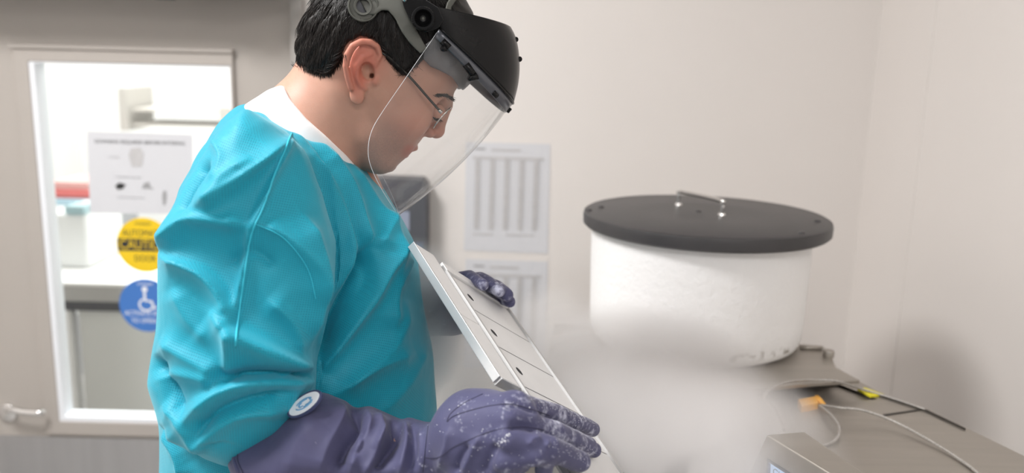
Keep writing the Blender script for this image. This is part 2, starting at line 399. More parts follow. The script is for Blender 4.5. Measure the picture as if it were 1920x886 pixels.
# glove: purple blue nylon with frost
GLOVE = mat('blue_violet_nylon', (.125, .125, .26), .62, 0, .3, Sheen_Weight=.15, Sheen_Roughness=.4)
def glove_nodes(m, frost_center, frost_r):
    b = m.node_tree.nodes['Principled BSDF']; tc = nd(m, 'ShaderNodeTexCoord')
    n1 = nd(m, 'ShaderNodeTexNoise'); n1.inputs['Scale'].default_value = 14; n1.inputs['Detail'].default_value = 6; lk(m, tc.outputs['Object'], n1.inputs['Vector'])
    base = nd(m, 'ShaderNodeMix', data_type='RGBA'); base.inputs[6].default_value = (.050, .050, .105, 1); base.inputs[7].default_value = (.104, .104, .205, 1)
    lk(m, n1.outputs[0], base.inputs[0])
    n2 = nd(m, 'ShaderNodeTexNoise'); n2.inputs['Scale'].default_value = 150; n2.inputs['Detail'].default_value = 8; n2.inputs['Roughness'].default_value = .7; lk(m, tc.outputs['Object'], n2.inputs['Vector'])
    n3 = nd(m, 'ShaderNodeTexNoise'); n3.inputs['Scale'].default_value = 34; n3.inputs['Detail'].default_value = 5; n3.inputs['Distortion'].default_value = 1.2; lk(m, tc.outputs['Object'], n3.inputs['Vector'])
    vd = nd(m, 'ShaderNodeVectorMath', operation='DISTANCE'); vd.inputs[1].default_value = tuple(frost_center); lk(m, tc.outputs['Object'], vd.inputs[0])
    fr = nd(m, 'ShaderNodeMapRange'); fr.inputs[1].default_value = frost_r; fr.inputs[2].default_value = 0; fr.inputs[3].default_value = -.13; fr.inputs[4].default_value = .06
    lk(m, vd.outputs['Value'], fr.inputs[0])
    a1 = nd(m, 'ShaderNodeMath', operation='MULTIPLY'); lk(m, n2.outputs[0], a1.inputs[0]); lk(m, n3.outputs[0], a1.inputs[1])
    a2 = nd(m, 'ShaderNodeMath', operation='ADD'); lk(m, a1.outputs[0], a2.inputs[0]); lk(m, fr.outputs[0], a2.inputs[1])
    mr = nd(m, 'ShaderNodeMapRange'); mr.inputs[1].default_value = .265; mr.inputs[2].default_value = .41; mr.inputs[4].default_value = .75; lk(m, a2.outputs[0], mr.inputs[0])
    mx = nd(m, 'ShaderNodeMix', data_type='RGBA'); lk(m, mr.outputs[0], mx.inputs[0]); lk(m, base.outputs[2], mx.inputs[6]); mx.inputs[7].default_value = (.62, .64, .78, 1)
    lk(m, mx.outputs[2], b.inputs['Base Color'])
    bp = nd(m, 'ShaderNodeBump'); bp.inputs['Strength'].default_value = .5; bp.inputs['Distance'].default_value = .0015
    n4 = nd(m, 'ShaderNodeTexNoise'); n4.inputs['Scale'].default_value = 55; n4.inputs['Detail'].default_value = 5; lk(m, tc.outputs['Object'], n4.inputs['Vector'])
    lk(m, n4.outputs[0], bp.inputs['Height']); lk(m, bp.outputs[0], b.inputs['Normal'])
GLOVED = noisy(mat('glove_stitching', (.03, .03, .07), .7), 60, .1)

# skin: subsurface, redder where the stored attribute says so
SKIN = mat('skin', (.62, .36, .25), .48, 0, .4)
def skin_nodes(m):
    b = m.node_tree.nodes['Principled BSDF']
    at = nd(m, 'ShaderNodeAttribute', attribute_name='flush')
    tc = nd(m, 'ShaderNodeTexCoord'); n = nd(m, 'ShaderNodeTexNoise'); n.inputs['Scale'].default_value = 45; n.inputs['Detail'].default_value = 6; lk(m, tc.outputs['Object'], n.inputs['Vector'])
    c0 = nd(m, 'ShaderNodeMix', data_type='RGBA'); c0.inputs[6].default_value = (.44, .235, .172, 1); c0.inputs[7].default_value = (.55, .31, .228, 1); lk(m, n.outputs[0], c0.inputs[0])
    c1 = nd(m, 'ShaderNodeMix', data_type='RGBA'); c1.inputs[7].default_value = (.52, .14, .095, 1); lk(m, at.outputs['Fac'], c1.inputs[0]); lk(m, c0.outputs[2], c1.inputs[6])
    at2 = nd(m, 'ShaderNodeAttribute', attribute_name='stubble')
    v = nd(m, 'ShaderNodeTexNoise'); v.inputs['Scale'].default_value = 900; lk(m, tc.outputs['Object'], v.inputs['Vector'])
    vm = nd(m, 'ShaderNodeMath', operation='MULTIPLY'); lk(m, v.outputs[0], vm.inputs[0]); lk(m, at2.outputs['Fac'], vm.inputs[1])
    c2 = nd(m, 'ShaderNodeMix', data_type='RGBA'); c2.inputs[7].default_value = (.16, .12, .11, 1); lk(m, vm.outputs[0], c2.inputs[0]); lk(m, c1.outputs[2], c2.inputs[6])
    lk(m, c2.outputs[2], b.inputs['Base Color'])
    b.inputs['Subsurface Weight'].default_value = .18; b.inputs['Subsurface Radius'].default_value = (1, .35, .2); b.inputs['Subsurface Scale'].default_value = .006
    bp = nd(m, 'ShaderNodeBump'); bp.inputs['Strength'].default_value = .25; bp.inputs['Distance'].default_value = .0004
    n2 = nd(m, 'ShaderNodeTexNoise'); n2.inputs['Scale'].default_value = 700; lk(m, tc.outputs['Object'], n2.inputs['Vector']); lk(m, n2.outputs[0], bp.inputs['Height']); lk(m, bp.outputs[0], b.inputs['Normal'])
skin_nodes(SKIN)
HAIR = noisy(mat('black_hair', (.006, .005, .0045), .42, 0, .3), 60, .3)
HAIR2 = noisy(mat('black_hair_strands', (.010, .0075, .0065), .30, 0, .4), 60, .3)

def clear_mat(name, tint, ior=1.45, rough=.03, haze=.0):
    m = bpy.data.materials.new(name); m.use_nodes = True; nt = m.node_tree; nt.nodes.clear()
    out = nd(m, 'ShaderNodeOutputMaterial'); tr = nd(m, 'ShaderNodeBsdfTransparent'); tr.inputs[0].default_value = (*tint, 1)
    gl = nd(m, 'ShaderNodeBsdfGlossy'); gl.inputs['Roughness'].default_value = rough
    lw = nd(m, 'ShaderNodeLayerWeight'); lw.inputs[0].default_value = .5
    pw = nd(m, 'ShaderNodeMath', operation='POWER'); pw.inputs[1].default_value = 4.0; lk(m, lw.outputs['Facing'], pw.inputs[0])
    fr = nd(m, 'ShaderNodeMath', operation='MULTIPLY_ADD'); fr.inputs[1].default_value = (ior - 1) * 1.2; fr.inputs[2].default_value = (ior - 1) ** 2 / (ior + 1) ** 2; lk(m, pw.outputs[0], fr.inputs[0])
    mx = nd(m, 'ShaderNodeMixShader'); lk(m, fr.outputs[0], mx.inputs[0]); lk(m, tr.outputs[0], mx.inputs[1]); lk(m, gl.outputs[0], mx.inputs[2])
    if haze:
        df = nd(m, 'ShaderNodeBsdfDiffuse'); df.inputs[0].default_value = (.9, .9, .92, 1)
        m2 = nd(m, 'ShaderNodeMixShader'); m2.inputs[0].default_value = haze
        n = nd(m, 'ShaderNodeTexNoise'); n.inputs['Scale'].default_value = 30; tc = nd(m, 'ShaderNodeTexCoord'); lk(m, tc.outputs['Object'], n.inputs['Vector'])
        mu = nd(m, 'ShaderNodeMath', operation='MULTIPLY'); mu.inputs[1].default_value = haze * 2; lk(m, n.outputs[0], mu.inputs[0]); lk(m, mu.outputs[0], m2.inputs[0])
        lk(m, mx.outputs[0], m2.inputs[1]); lk(m, df.outputs[0], m2.inputs[2]); lk(m, m2.outputs[0], out.inputs[0])
    else: lk(m, mx.outputs[0], out.inputs[0])
    return m
VISOR = clear_mat('clear_visor', (.975, .978, .98), 1.60, .07, .015)
VEDGE = mat('visor_edge', (.9, .92, .95), .15, 0, .8)
GLASS = clear_mat('window_glass', (.97, .985, .98), 1.3, .02)
LENS = clear_mat('lens_glass', (.95, .96, .97), 1.5, .02)
SMOKE = clear_mat('smoked_brow_pad', (.42, .42, .43), 1.4, .2, .10)
FROSTW = noisy(mat('frosted_white_metal', (.74, .74, .74), .5, .1), 30, .05, .2, 200, .0004)

# ================================================================== ROOM
YW = 2.35
FZ = 1.0
XR = YP(1622, 300, YW)[0]
XL = -1.95; ZT = 2.7
door_l = YP(-260, 300, YW)[0]; door_r = YP(556, 300, YW)[0]; door_t = 2.16
wl = YP(80, 400, YW)[0]; wr = YP(440, 300, YW)[0]; wt = YP(250, 119, YW)[2]; wb = YP(220, 790, YW)[2]
struct(box('floor', (XL - .1, -1.6, -.05), (XR + .1, 5.2, 0), FLOOR))
struct(box('ceiling', (XL - .1, -1.6, ZT), (XR + .1, 5.2, ZT + .05), CEIL))
struct(box('wall_right', (XR, -1.2, 0), (XR + .1, YW + .1, ZT), WALL))
struct(box('wall_left', (XL - .1, -1.2, 0), (XL, YW, ZT), WALL))
struct(box('wall_back', (door_r, YW, 0), (XR, YW + .1, ZT), WALL))
struct(box('wall_front', (XL, YW, 0), (door_l, YW + .1, ZT), WALL))['label'] = 'painted wall left of the lab door'
struct(box('wall_header', (door_l, YW, 2.6), (door_r, YW + .1, ZT), WALL))
xs = XP(1722, 300, XR)[1]
struct(box('trim_1', (XR - .0025, xs - .003, 0), (XR, xs + .003, ZT), WALL))
j1 = YP(556, 300, YW)[0]; j2 = YP(577, 300, YW)[0]
struct(box('trim_2', (j1, YW - .035, 0), (j2, YW, ZT), FRAMEP, bevel=.004))['label'] = 'painted door jamb at the right of the lab door'
# door: panel ring round the window
dy0, dy1 = YW + .005, YW + .05
def ring(name, x0, x1, z0, z1, X0, X1, Z0, Z1, ya, yb, m, root=None, bevel=0):
    vs, fs = [], []
    for y in (ya, yb):
        vs += [(x0, y, z0), (x1, y, z0), (x1, y, z1), (x0, y, z1), (X0, y, Z0), (X1, y, Z0), (X1, y, Z1), (X0, y, Z1)]
    for i in range(4):
        j = (i + 1) % 4
        fs += [(i, j, 4 + j, 4 + i), (8 + i, 12 + i, 12 + j, 8 + j), (i, 8 + i, 8 + j, j), (4 + i, 4 + j, 12 + j, 12 + i)]
    return pymesh(name, vs, fs, m, root, bevel=bevel)
door = struct(empty('door_1', ((door_l + door_r) / 2, YW + .02, 0)))
door['label'] = 'beige laboratory door with tall window and steel kick plate'
ring('door_panel', door_l + .01, door_r - .004, .01, 2.6, wl, wr, wb, wt, dy0, dy1, DOORP, door)
t0 = .022
ring('window_frame', wl - .04, wr + .008, wb - .04, wt + .035, wl, wr, wb, wt, dy0 - .014, dy0 + .004, DOORP, door, .003)
ring('glazing_bead', wl - .002, wr + .002, wb - .002, wt + .002, wl + .014, wr - .004, wb + .014, wt - .005, dy0 - .010, dy1, WSTRIP, door, .002)
box('top_lip', (wl - .045, dy0 - .022, wt + .033), (wr + .01, dy0, wt + .043), DOORP, door, .002)
kz = YP(150, 820, YW)[2]
box('kick_plate', (door_l + .03, dy0 - .003, .05), (door_r - .03, dy0, kz), KICK, door)
box('glass_pane', (wl, YW + .024, wb), (wr, YW + .029, wt), GLASS, door)
# lever handle
h0 = YP(12, 770, dy0); 
adopt(door, lathe('rose', [(.0, .014), (.020, .013), (.026, .008), (.027, 0)], (YP(16, 772, dy0)), CHROME, n=40, axis=(np.array([1., 0, 0]), np.array([0, 0, 1.]), np.array([0, -1., 0]))))
hp = [YP(16, 768, dy0), YP(16, 768, dy0 - .05), YP(24, 768, dy0 - .058), YP(50, 772, dy0 - .058), YP(74, 773, dy0 - .056), YP(80, 770, dy0 - .045)]
tube('lever', spline(hp, 6), .009, CHROME, door, rings=16)
# automatic operator over the door
op = empty('door_operator', (YP(120, 0, YW)[0], YW - .08, 2.0)); tag(op, 'dark automatic door operator with folding arm above the lab door', 'door operator')
zb = YP(300, -26, YW - .20)[2]
box('housing', (door_l, YW - .20, zb), (door_r - .02, YW, zb + .14), GREYP, op, .006)
a0 = YP(310, -1, YW - .12)
adopt(op, lathe('pivot', [(0, 0), (.024, 0), (.026, .012), (.026, .045)], a0, DKGREY, n=32))
tube('arm', [a0 + np.array([0, 0, .018]), a0 + np.array([.17, -.12, .03]), a0 + np.array([.33, 0.04, .03])], .009, DKGREY, op)
box('header_channel', (door_l, YW - .14, zb + .14), (door_r + .03, YW, zb + .5), FRAMEP, op, .003)

# things on the door glass
gy = YW + .0225
ps = empty('paper_notice', YP(262, 322, gy)); tag(ps, 'landscape white paper notice taped inside door window', 'notice')
pa, pb, pc, pd = YP(163, 246, gy), YP(361, 252, gy), YP(361, 401, gy), YP(169, 399, gy)
prism('sheet', [pa, pb, pc, pd], (0, .0006, 0), PAPER, ps)
ex, ez = pb - pa, np.array([0, 0, 1.]); ex = ex / np.linalg.norm(ex)
fy = gy - .0006
text('lettering', 'GOWNING REQUIRED BEFORE ENTERING', YP(262, 267, fy), .013, (1, 0, 0), ez, INKB, ps, width=.245)
text('lettering', '1. Lab coat', YP(212, 294, fy), .007, (1, 0, 0), ez, INK, ps)
text('lettering', '2. Safety glasses or face shield', YP(240, 332, fy), .006, (1, 0, 0), ez, INK, ps)
text('lettering', '3. Gloves and closed toe shoes', YP(245, 370, fy), .006, (1, 0, 0), ez, INK, ps)
def poly_sign(name, pts, y, m, root, th=.0004):
    return prism(name, [YP(a, b, y) for a, b in pts], (0, -th, 0), m, root)
poly_sign('pictogram', [(245, 278), (262, 276), (270, 288), (266, 312), (247, 312), (241, 290)], fy, INKL, ps)
poly_sign('pictogram', [(216, 348), (224, 342), (236, 346), (230, 354), (220, 355)], fy, INKB, ps)
poly_sign('pictogram', [(266, 353), (270, 343), (280, 341), (282, 350), (290, 354)], fy, INK, ps)
poly_sign('pictogram', [(306, 358), (311, 357), (313, 368), (310, 384), (306, 384), (304, 368)], fy, INK, ps)
def disc(name, c, r, y, m, root, n=64, th=.0005):
    return prism(name, [(c[0] + r * cos(2 * pi * k / n), y, c[2] + r * sin(2 * pi * k / n)) for k in range(n)], (0, -th, 0), m, root)
cs = empty('caution_sticker', YP(270, 459, gy)); tag(cs, 'round yellow caution automatic door sticker on the window', 'sticker')
c = YP(271, 459, gy); rr = .0775
disc('face', c, rr, gy, YEL, cs)
box('band', (c[0] - rr * .95, gy - .0008, c[2] - .0175), (c[0] + rr * .95, gy - .0005, c[2] + .0175), INKB, cs)
text('lettering', 'CAUTION', (c[0], gy - .0011, c[2]), .038, (1, 0, 0), ez, YEL, cs, width=.135, extrude=.0001)
text('lettering', 'AUTOMATIC', (c[0], gy - .0009, c[2] + .033), .026, (1, 0, 0), ez, INKB, cs, width=.118)
text('lettering', 'DOOR', (c[0], gy - .0009, c[2] - .039), .024, (1, 0, 0), ez, INKB, cs, width=.06)
text('lettering', 'STANLEY', (c[0], gy - .0009, c[2] + .060), .011, (1, 0, 0), ez, INKB, cs)
bs = empty('access_sticker', YP(276, 572, gy)); tag(bs, 'round blue wheelchair activate switch sticker on the window', 'sticker')
c = YP(275, 572, gy); rr = .0775
disc('face', c, rr, gy, BLU, bs)
text('lettering', 'ACTIVATE SWITCH', (c[0] + .006, gy - .0009, c[2] - .024), .020, (1, 0, 0), ez, WHT, bs, width=.138)
text('lettering', 'TO OPERATE', (c[0], gy - .0009, c[2] - .046), .018, (1, 0, 0), ez, WHT, bs, width=.09)
text('lettering', 'STANLEY', (c[0], gy - .0009, c[2] + .062), .011, (1, 0, 0), ez, WHT, bs)
disc('pictogram_head', (c[0] - .003, 0, c[2] + .047), .008, gy - .0004, WHT, bs, 20)
def flat_line(name, pts, w, y, m, root):
    vs = []; fs = []
    P = np.array([(p[0], p[1]) for p in pts], float); n = len(P)
    for i in range(n):
        t = P[min(i + 1, n - 1)] - P[max(i - 1, 0)]; t /= np.linalg.norm(t); q = np.array([-t[1], t[0]]) * w / 2
        for s in (-1, 1):
            vs.append((P[i][0] + s * q[0], y, P[i][1] + s * q[1])); vs.append((P[i][0] + s * q[0], y - .0004, P[i][1] + s * q[1]))
    for i in range(n - 1):
        a = i * 4; b = a + 4
        fs += [(a, b, b + 2, a + 2), (a + 1, a + 3, b + 3, b + 1), (a, a + 1, b + 1, b), (a + 2, b + 2, b + 3, a + 3)]
    fs += [(0, 2, 3, 1), (n * 4 - 4, n * 4 - 3, n * 4 - 1, n * 4 - 2)]
    return pymesh(name, vs, fs, m, root)
cx, cz = c[0], c[2]
flat_line('pictogram_body', [(cx - .004, cz + .038), (cx - .003, cz + .014), (cx + .014, cz + .012), (cx + .022, cz - .008), (cx + .029, cz - .005)], .007, gy - .0005, WHT, bs)
flat_line('pictogram_wheel', [(cx - .001 + .019 * cos(a), cz + .002 + .017 * sin(a)) for a in np.linspace(radians(110), radians(350), 22)], .005, gy - .0005, WHT, bs)

# paper tables on the back wall
def wall_sheet(corners, rows_frac, label):
    a, b, c_, d = [YP(x, y, YW - .0005) for x, y in corners]
    r = empty('paper_chart', (a + c_) / 2); tag(r, label, 'chart', 'charts taped to the back wall')
    prism('sheet', [a, b, c_, d], (0, -.0012, 0), PAPER, r)
    U_, V_ = b - a, d - a
    def q(u, v, y=-.0018): return a + U_ * u + V_ * v + np.array([0, y, 0])
    def rect(nm, u0, v0, u1, v1, m): prism(nm, [q(u0, v0), q(u1, v0), q(u1, v1), q(u0, v1)], (0, -.0004, 0), m, r)
    rect('printed_title', .10, .05, .23, .065, INK); rect('printed_title', .3, .055, .65, .075, INKL)
    rect('printed_header', .08, .125, .93, .15, INKL)
    for k in range(5):
        u = .115 + k * .175
        rect('printed_column', u, .155, u + .055, .80, INKL)
        rect('printed_rule', u + .062, .155, u + .066, .80, INKL)
    for k in range(14): rect('printed_row', .08, .17 + k * .045, .93, .1715 + k * .045, INKL)
    rect('printed_note', .10, .835, .35, .85, INKL); rect('printed_note', .5, .835, .85, .85, INKL)
    return r
wall_sheet([(874, 266), (1032, 270), (1027, 475), (870, 469)], 1, 'upper white paper chart of grey columns on the back wall')
wall_sheet([(873, 485), (1027, 490), (1022, 695), (869, 689)], 1, 'lower white paper chart partly behind vapour on the back wall')
# wall monitor
mon = empty('wall_monitor', YP(770, 400, YW)); tag(mon, 'dark grey oxygen monitor box mounted on the back wall', 'monitor')
prism('housing', [YP(704, 326, YW), YP(797, 329, YW), YP(806, 340, YW), YP(806, 478, YW), YP(780, 486, YW), YP(704, 484, YW)], (0, -.07, 0), DKGREY, mon, .006)
prism('screen', [YP(728, 395, YW - .071), YP(768, 396, YW - .071), YP(768, 432, YW - .071), YP(728, 431, YW - .071)], (0, -.002, 0), mat('dim_screen', (.30, .33, .42), .25), mon)
prism('label_strip', [YP(770, 455, YW - .071), YP(793, 455, YW - .071), YP(793, 474, YW - .071), YP(770, 474, YW - .071)], (0, -.0015, 0), mat('blue_grey_label', (.10, .14, .22), .4), mon)

# ================================================================== LAB BEHIND THE DOOR WINDOW
struct(box('wall_lab', (XL - .6, 5.1, 0), (XR, 5.2, ZT), LABW))['label'] = 'white wall at the back of the bright lab'
struct(box('wall_lab_left', (XL - .7, YW + .1, 0), (XL - .6, 5.1, ZT), LABW))['label'] = 'white side wall of the bright lab'
struct(box('wall_lab_right', (.3, YW + .1, 0), (.4, 5.1, ZT), LABW))['label'] = 'white right wall of the bright lab'
bench = empty('lab_bench', YP(200, 700, 3.2)); tag(bench, 'white topped steel bench seen through the door window', 'bench')
yb = 2.95
tz = YP(200, 531, yb)[2]
x0, x1 = YP(100, 560, yb)[0] - .25, YP(470, 560, yb)[0]
box('bench_top', (x0, yb, tz - .012), (x1, yb + 1.0, tz), LABW, bench, .003)
box('steel_rail', (x0, yb + .002, YP(200, 566, yb)[2]), (x1, yb + .03, tz - .012), mat('rail_grey', (.45, .45, .44), .4, .4), bench)
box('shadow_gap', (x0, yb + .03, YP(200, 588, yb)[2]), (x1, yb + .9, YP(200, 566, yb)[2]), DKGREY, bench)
cab = empty('lab_cabinet', (x0 + .3, yb + .1, 0)); tag(cab, 'pale grey cabinet standing under the lab bench', 'cabinet')
cz1 = YP(200, 588, yb)[2]
box('door', (YP(135, 600, yb)[0], yb + .05, .08), (YP(282, 600, yb)[0], yb + .08, cz1), mat('cabinet_grey', (.68, .69, .67), .4), cab, .002)
box('body', (YP(135, 600, yb)[0] + .005, yb + .08, .0), (YP(282, 600, yb)[0] - .005, yb + .7, cz1 - .002), mat('cabinet_side', (.6, .6, .6), .5), cab)
box('leg', (YP(286, 600, yb)[0], yb + .03, 0), (YP(300, 600, yb)[0], yb + .08, cz1), DKGREY, bench)
box('leg', (YP(112, 600, yb)[0], yb + .03, 0), (YP(122, 600, yb)[0], yb + .08, cz1), LABW, bench)
an = empty('benchtop_analyser', YP(130, 460, 3.2)); tag(an, 'white rounded benchtop instrument on the lab bench', 'instrument')
lo, hi = wbox(84, 398, 170, 520, 3.15, .3); lo = (lo[0], lo[1], tz)
box('body', lo, hi, mat('instrument_white', (.78, .80, .80), .4), an, .02)
lo, hi = wbox(120, 386, 158, 402, 3.14, .1); box('display', lo, hi, mat('display_teal', (.35, .52, .56), .3), an, .004)
sh = tag(empty('wall_shelf', YP(330, 235, 4.2)), 'pale shelf on the lab back wall', 'shelf')
lo, hi = wbox(250, 203, 440, 212, 4.0, .3); box('board', lo, hi, mat('shelf_beige', (.60, .57, .53), .6), sh)
lo, hi = wbox(250, 232, 440, 240, 4.0, .3); box('board', lo, hi, mat('shelf_beige2', (.64, .61, .57), .6), sh)
lo, hi = wbox(220, 165, 240, 245, 3.98, .3); box('upright', lo, hi, mat('shelf_dark', (.50, .48, .45), .6), sh)
lo, hi = wbox(410, 200, 432, 232, 3.95, .2); tag(box('storage_carton', lo, hi, mat('carton_beige', (.60, .57, .53), .7), None, .004), 'small beige carton at the right end of the lab shelf', 'box')
for i, (a, b, c2, d, y, col, lab) in enumerate([
        (88, 340, 166, 356, 3.62, (.70, .42, .40), 'reddish folder topmost in the stack behind the lab instrument'),
        (92, 357, 168, 372, 3.60, (.66, .16, .15), 'red folder in the stack behind the lab instrument'),
        (90, 373, 166, 386, 3.58, (.40, .58, .68), 'light blue folder in the stack behind the lab instrument')]):
    lo, hi = wbox(a, b, c2, d, y, .25)
    tag(box('folder', lo, hi, noisy(mat('folder_%d' % i, col, .6), 10, .1), None, .003), lab, 'folder', 'folders stacked in the lab')
lo, hi = wbox(84, 387, 172, 520, 3.55, .35); lo = (lo[0], lo[1], tz)
tag(box('storage_cart', lo, hi, noisy(mat('cart_white', (.7, .7, .7), .6), 10, .05), None, .01), 'white storage box under the stacked folders in the lab', 'box')
lo, hi = wbox(186, 402, 228, 520, 3.5, .2); lo = (lo[0], lo[1], tz)
tag(box('lab_monitor', lo, hi, noisy(mat('monitor_grey', (.30, .31, .33), .5), 60, .3), None, .01), 'dark grey equipment tower on the lab bench left of yellow sticker', 'equipment')

# ================================================================== FREEZER
fr = empty('cryogenic_freezer', (.35, 1.3, 0)); tag(fr, 'stainless steel topped liquid nitrogen freezer with open round neck', 'freezer')
outline = [ZP(1040, 606, FZ), ZP(1290, 628, FZ), ZP(1543, 648, FZ), ZP(1569, 690, FZ), ZP(1653, 737, FZ), ZP(1738, 766, FZ), ZP(1811, 801, FZ), ZP(1920, 854, FZ), ZP(2080, 935, FZ), np.array([.80, .78, FZ]), np.array([.10, .78, FZ]), np.array([.02, 1.05, FZ])]
neck_c = np.array([.245, 1.16, FZ]); neck_r = .185
def plate_with_holes(name, outer, holes, z0, z1, m, root):
    bm = bmesh.new(); loops = [outer] + holes; rings = []
    for lp in loops:
        vs = [bm.verts.new((p[0], p[1], z1)) for p in lp]; rings.append(vs)
        for i in range(len(vs)): bm.edges.new((vs[i], vs[(i + 1) % len(vs)]))
    bmesh.ops.triangle_fill(bm, use_beauty=True, use_dissolve=False, edges=bm.edges[:])
    # drop faces inside holes
    for f in list(bm.faces):
        c = f.calc_center_median()
        for hpoly in holes:
            P = [(p[0], p[1]) for p in hpoly]; ins = False
            for i in range(len(P)):
                a, b = P[i], P[(i + 1) % len(P)]
                if (a[1] > c.y) != (b[1] > c.y) and c.x < (b[0] - a[0]) * (c.y - a[1]) / (b[1] - a[1]) + a[0]: ins = not ins
            if ins and f.is_valid: bm.faces.remove(f); break
    for vs in rings:
        low = [bm.verts.new((v.co.x, v.co.y, z0)) for v in vs]
        for i in range(len(vs)):
            j = (i + 1) % len(vs); bm.faces.new((vs[i], vs[j], low[j], low[i]))
    bmesh.ops.recalc_face_normals(bm, faces=bm.faces)
    me = bpy.data.meshes.new(name); bm.to_mesh(me); bm.free()
    o = link(name, me, m, None, False); adopt(root, o); return o
circle = [np.array([neck_c[0] + neck_r * cos(a), neck_c[1] + neck_r * sin(a), FZ]) for a in np.linspace(0, 2 * pi, 64, endpoint=False)]
pit = [ZP(1405, 734, FZ), ZP(1572, 719, FZ), ZP(1645, 748, FZ), ZP(1590, 753, FZ), ZP(1500, 768, FZ), ZP(1430, 760, FZ)]
plate_with_holes('top_plate', outline, [circle, pit], FZ - .004, FZ, STEEL, fr)
inner = [o_ + (np.array([.38, 1.25, FZ]) - o_) * .015 for o_ in outline]
plate_with_holes('cabinet_body', [np.array([p[0], p[1], 0]) for p in inner], [circle], .02, FZ - .0045, STEEL, fr)
lathe('neck_liner', [(neck_r - .001, FZ), (neck_r - .004, FZ - .02), (neck_r - .004, FZ - .45), (0, FZ - .45)], (neck_c[0], neck_c[1], 0), mat('neck_white', (.75, .75, .76), .5), fr, caps=False)
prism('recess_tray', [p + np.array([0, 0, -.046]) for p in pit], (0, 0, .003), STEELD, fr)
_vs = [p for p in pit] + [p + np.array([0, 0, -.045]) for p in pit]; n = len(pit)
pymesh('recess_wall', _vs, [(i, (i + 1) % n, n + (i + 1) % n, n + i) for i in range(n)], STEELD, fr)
# raised hinge plate that carries the plug
zp = FZ + .028
pl = [ZP(1120, 700, zp), ZP(1300, 735, zp), ZP(1396, 730, zp), ZP(1500, 720, zp), ZP(1612, 712, zp), ZP(1566, 687, zp), ZP(1560, 668, zp), ZP(1545, 661, zp), ZP(1540, 648, zp), ZP(1490, 650, zp), ZP(1150, 628, zp)]
prism('lid_deck', pl, (0, 0, -.006), STEEL, fr, .001)
prism('deck_support', [p_ - np.array([0, 0, .0065]) for p_ in (ZP(1200, 690, zp), ZP(1300, 700, zp), ZP(1530, 690, zp), ZP(1500, 660, zp), ZP(1200, 650, zp))], (0, 0, -.0215), STEELD, fr)
tube('hinge_pin', [ZP(1500, 651, zp + .003), ZP(1541, 652, zp + .003)], .004, STEEL, fr)
lathe('hinge_knuckle', [(0, .012), (.009, .012), (.010, .010), (.010, 0)], ZP(1553, 668, zp), STEEL, fr, 28)
# screws on the plate edge seam
prism('edge_strip', [ZP(1640, 735, FZ + .003), ZP(1738, 767, FZ + .003), ZP(1811, 802, FZ + .003), ZP(1810, 802.8, FZ + .003), ZP(1737, 768.6, FZ + .003), ZP(1640, 736.6, FZ + .003)], (0, 0, -.003), STEELD, fr)
flat = [ZP(1655, 776, FZ + .0012), ZP(1735, 764, FZ + .0012), ZP(1736, 766.5, FZ + .0012), ZP(1656, 778.5, FZ + .0012)]
prism('plate_joint', flat, (0, 0, -.001), STEELD, fr)
tag(prism('warning_tape', [ZP(1608, 728, FZ + .0035), ZP(1622, 726, FZ + .0035), ZP(1657, 738, FZ + .0035), ZP(1632, 742, FZ + .0035)], (0, 0, -.003), TAPE), 'yellow tape strip stuck at the freezer edge', 'tape')
# orange connector in the recess
oc = empty('cable_connector', ZP(1520, 757, FZ)); tag(oc, 'orange plastic cable connector lying in the freezer recess', 'connector')
def slab(name, pxs, z, th, m, root, bevel=.002): return prism(name, [ZP(x, y, z) for x, y in pxs], (0, 0, -th), m, root, bevel)
slab('body', [(1496, 747), (1530, 741), (1535, 753), (1503, 760)], FZ + .012, .016, ORANGE, oc, .003)
tube('strain_relief', [ZP(1531, 746, FZ + .008), ZP(1538, 752, FZ + .008), ZP(1546, 760, FZ + .004)], .005, ORANGE, oc, rad=[.006, .005, .0035])
oc2 = slab('hinge_tag', [(1420, 733), (1455, 727), (1462, 742), (1432, 748)], FZ - .012, .006, noisy(mat('dull_orange', (.45, .24, .06), .6), 30, .2), None)
tag(oc2, 'dull orange block at the left end of the recess', 'block')

# plug: white foam with black cover

pbz = FZ + .0285; pcen = np.array([.355, 1.62, pbz])
plug = empty('freezer_plug', tuple(pcen)); tag(plug, 'white foam freezer plug with black lid standing on the freezer', 'plug')
lathe('foam_body', [(0, 0), (.182, 0), (.193, .006), (.199, .018), (.2005, .05), (.203, .14), (.204, .222), (0, .222)], pcen, FOAM, plug, 128)
lc = pcen + np.array([.008, 0, .213])
lathe('lid', [(0, 0), (.224, 0), (.2285, .004), (.229, .018), (.2275, .024), (.223, .0265), (.10, .0275), (0, .0275)], lc, LIDP, plug, 160)
lt = lc[2] + .0272
hA, hB = ZP(1272, 384, lt), ZP(1353, 403, lt)
hd = tube('handle', spline([hA, hA + np.array([0, 0, .020]), hA + np.array([0, 0, .027]) + (hB - hA) * .07, hB + np.array([0, 0, .027]) - (hB - hA) * .07, hB + np.array([0, 0, .020]), hB], 5), .0042, CHROME, plug, rings=14)
for h_ in (hA, hB):
    lathe('handle_foot', [(0, .004), (.006, .004), (.0075, 0)], h_, CHROME, plug, 24)
for (sx, sy) in ((1310, 397), (1127, 388), (1533, 415), (1503, 437), (1104, 394)):
    q = ZP(sx, sy, lt - .0004); lathe('lid_screw', [(0, .003), (.004, .003), (.0065, 0)], q, LIDP, plug, 20)

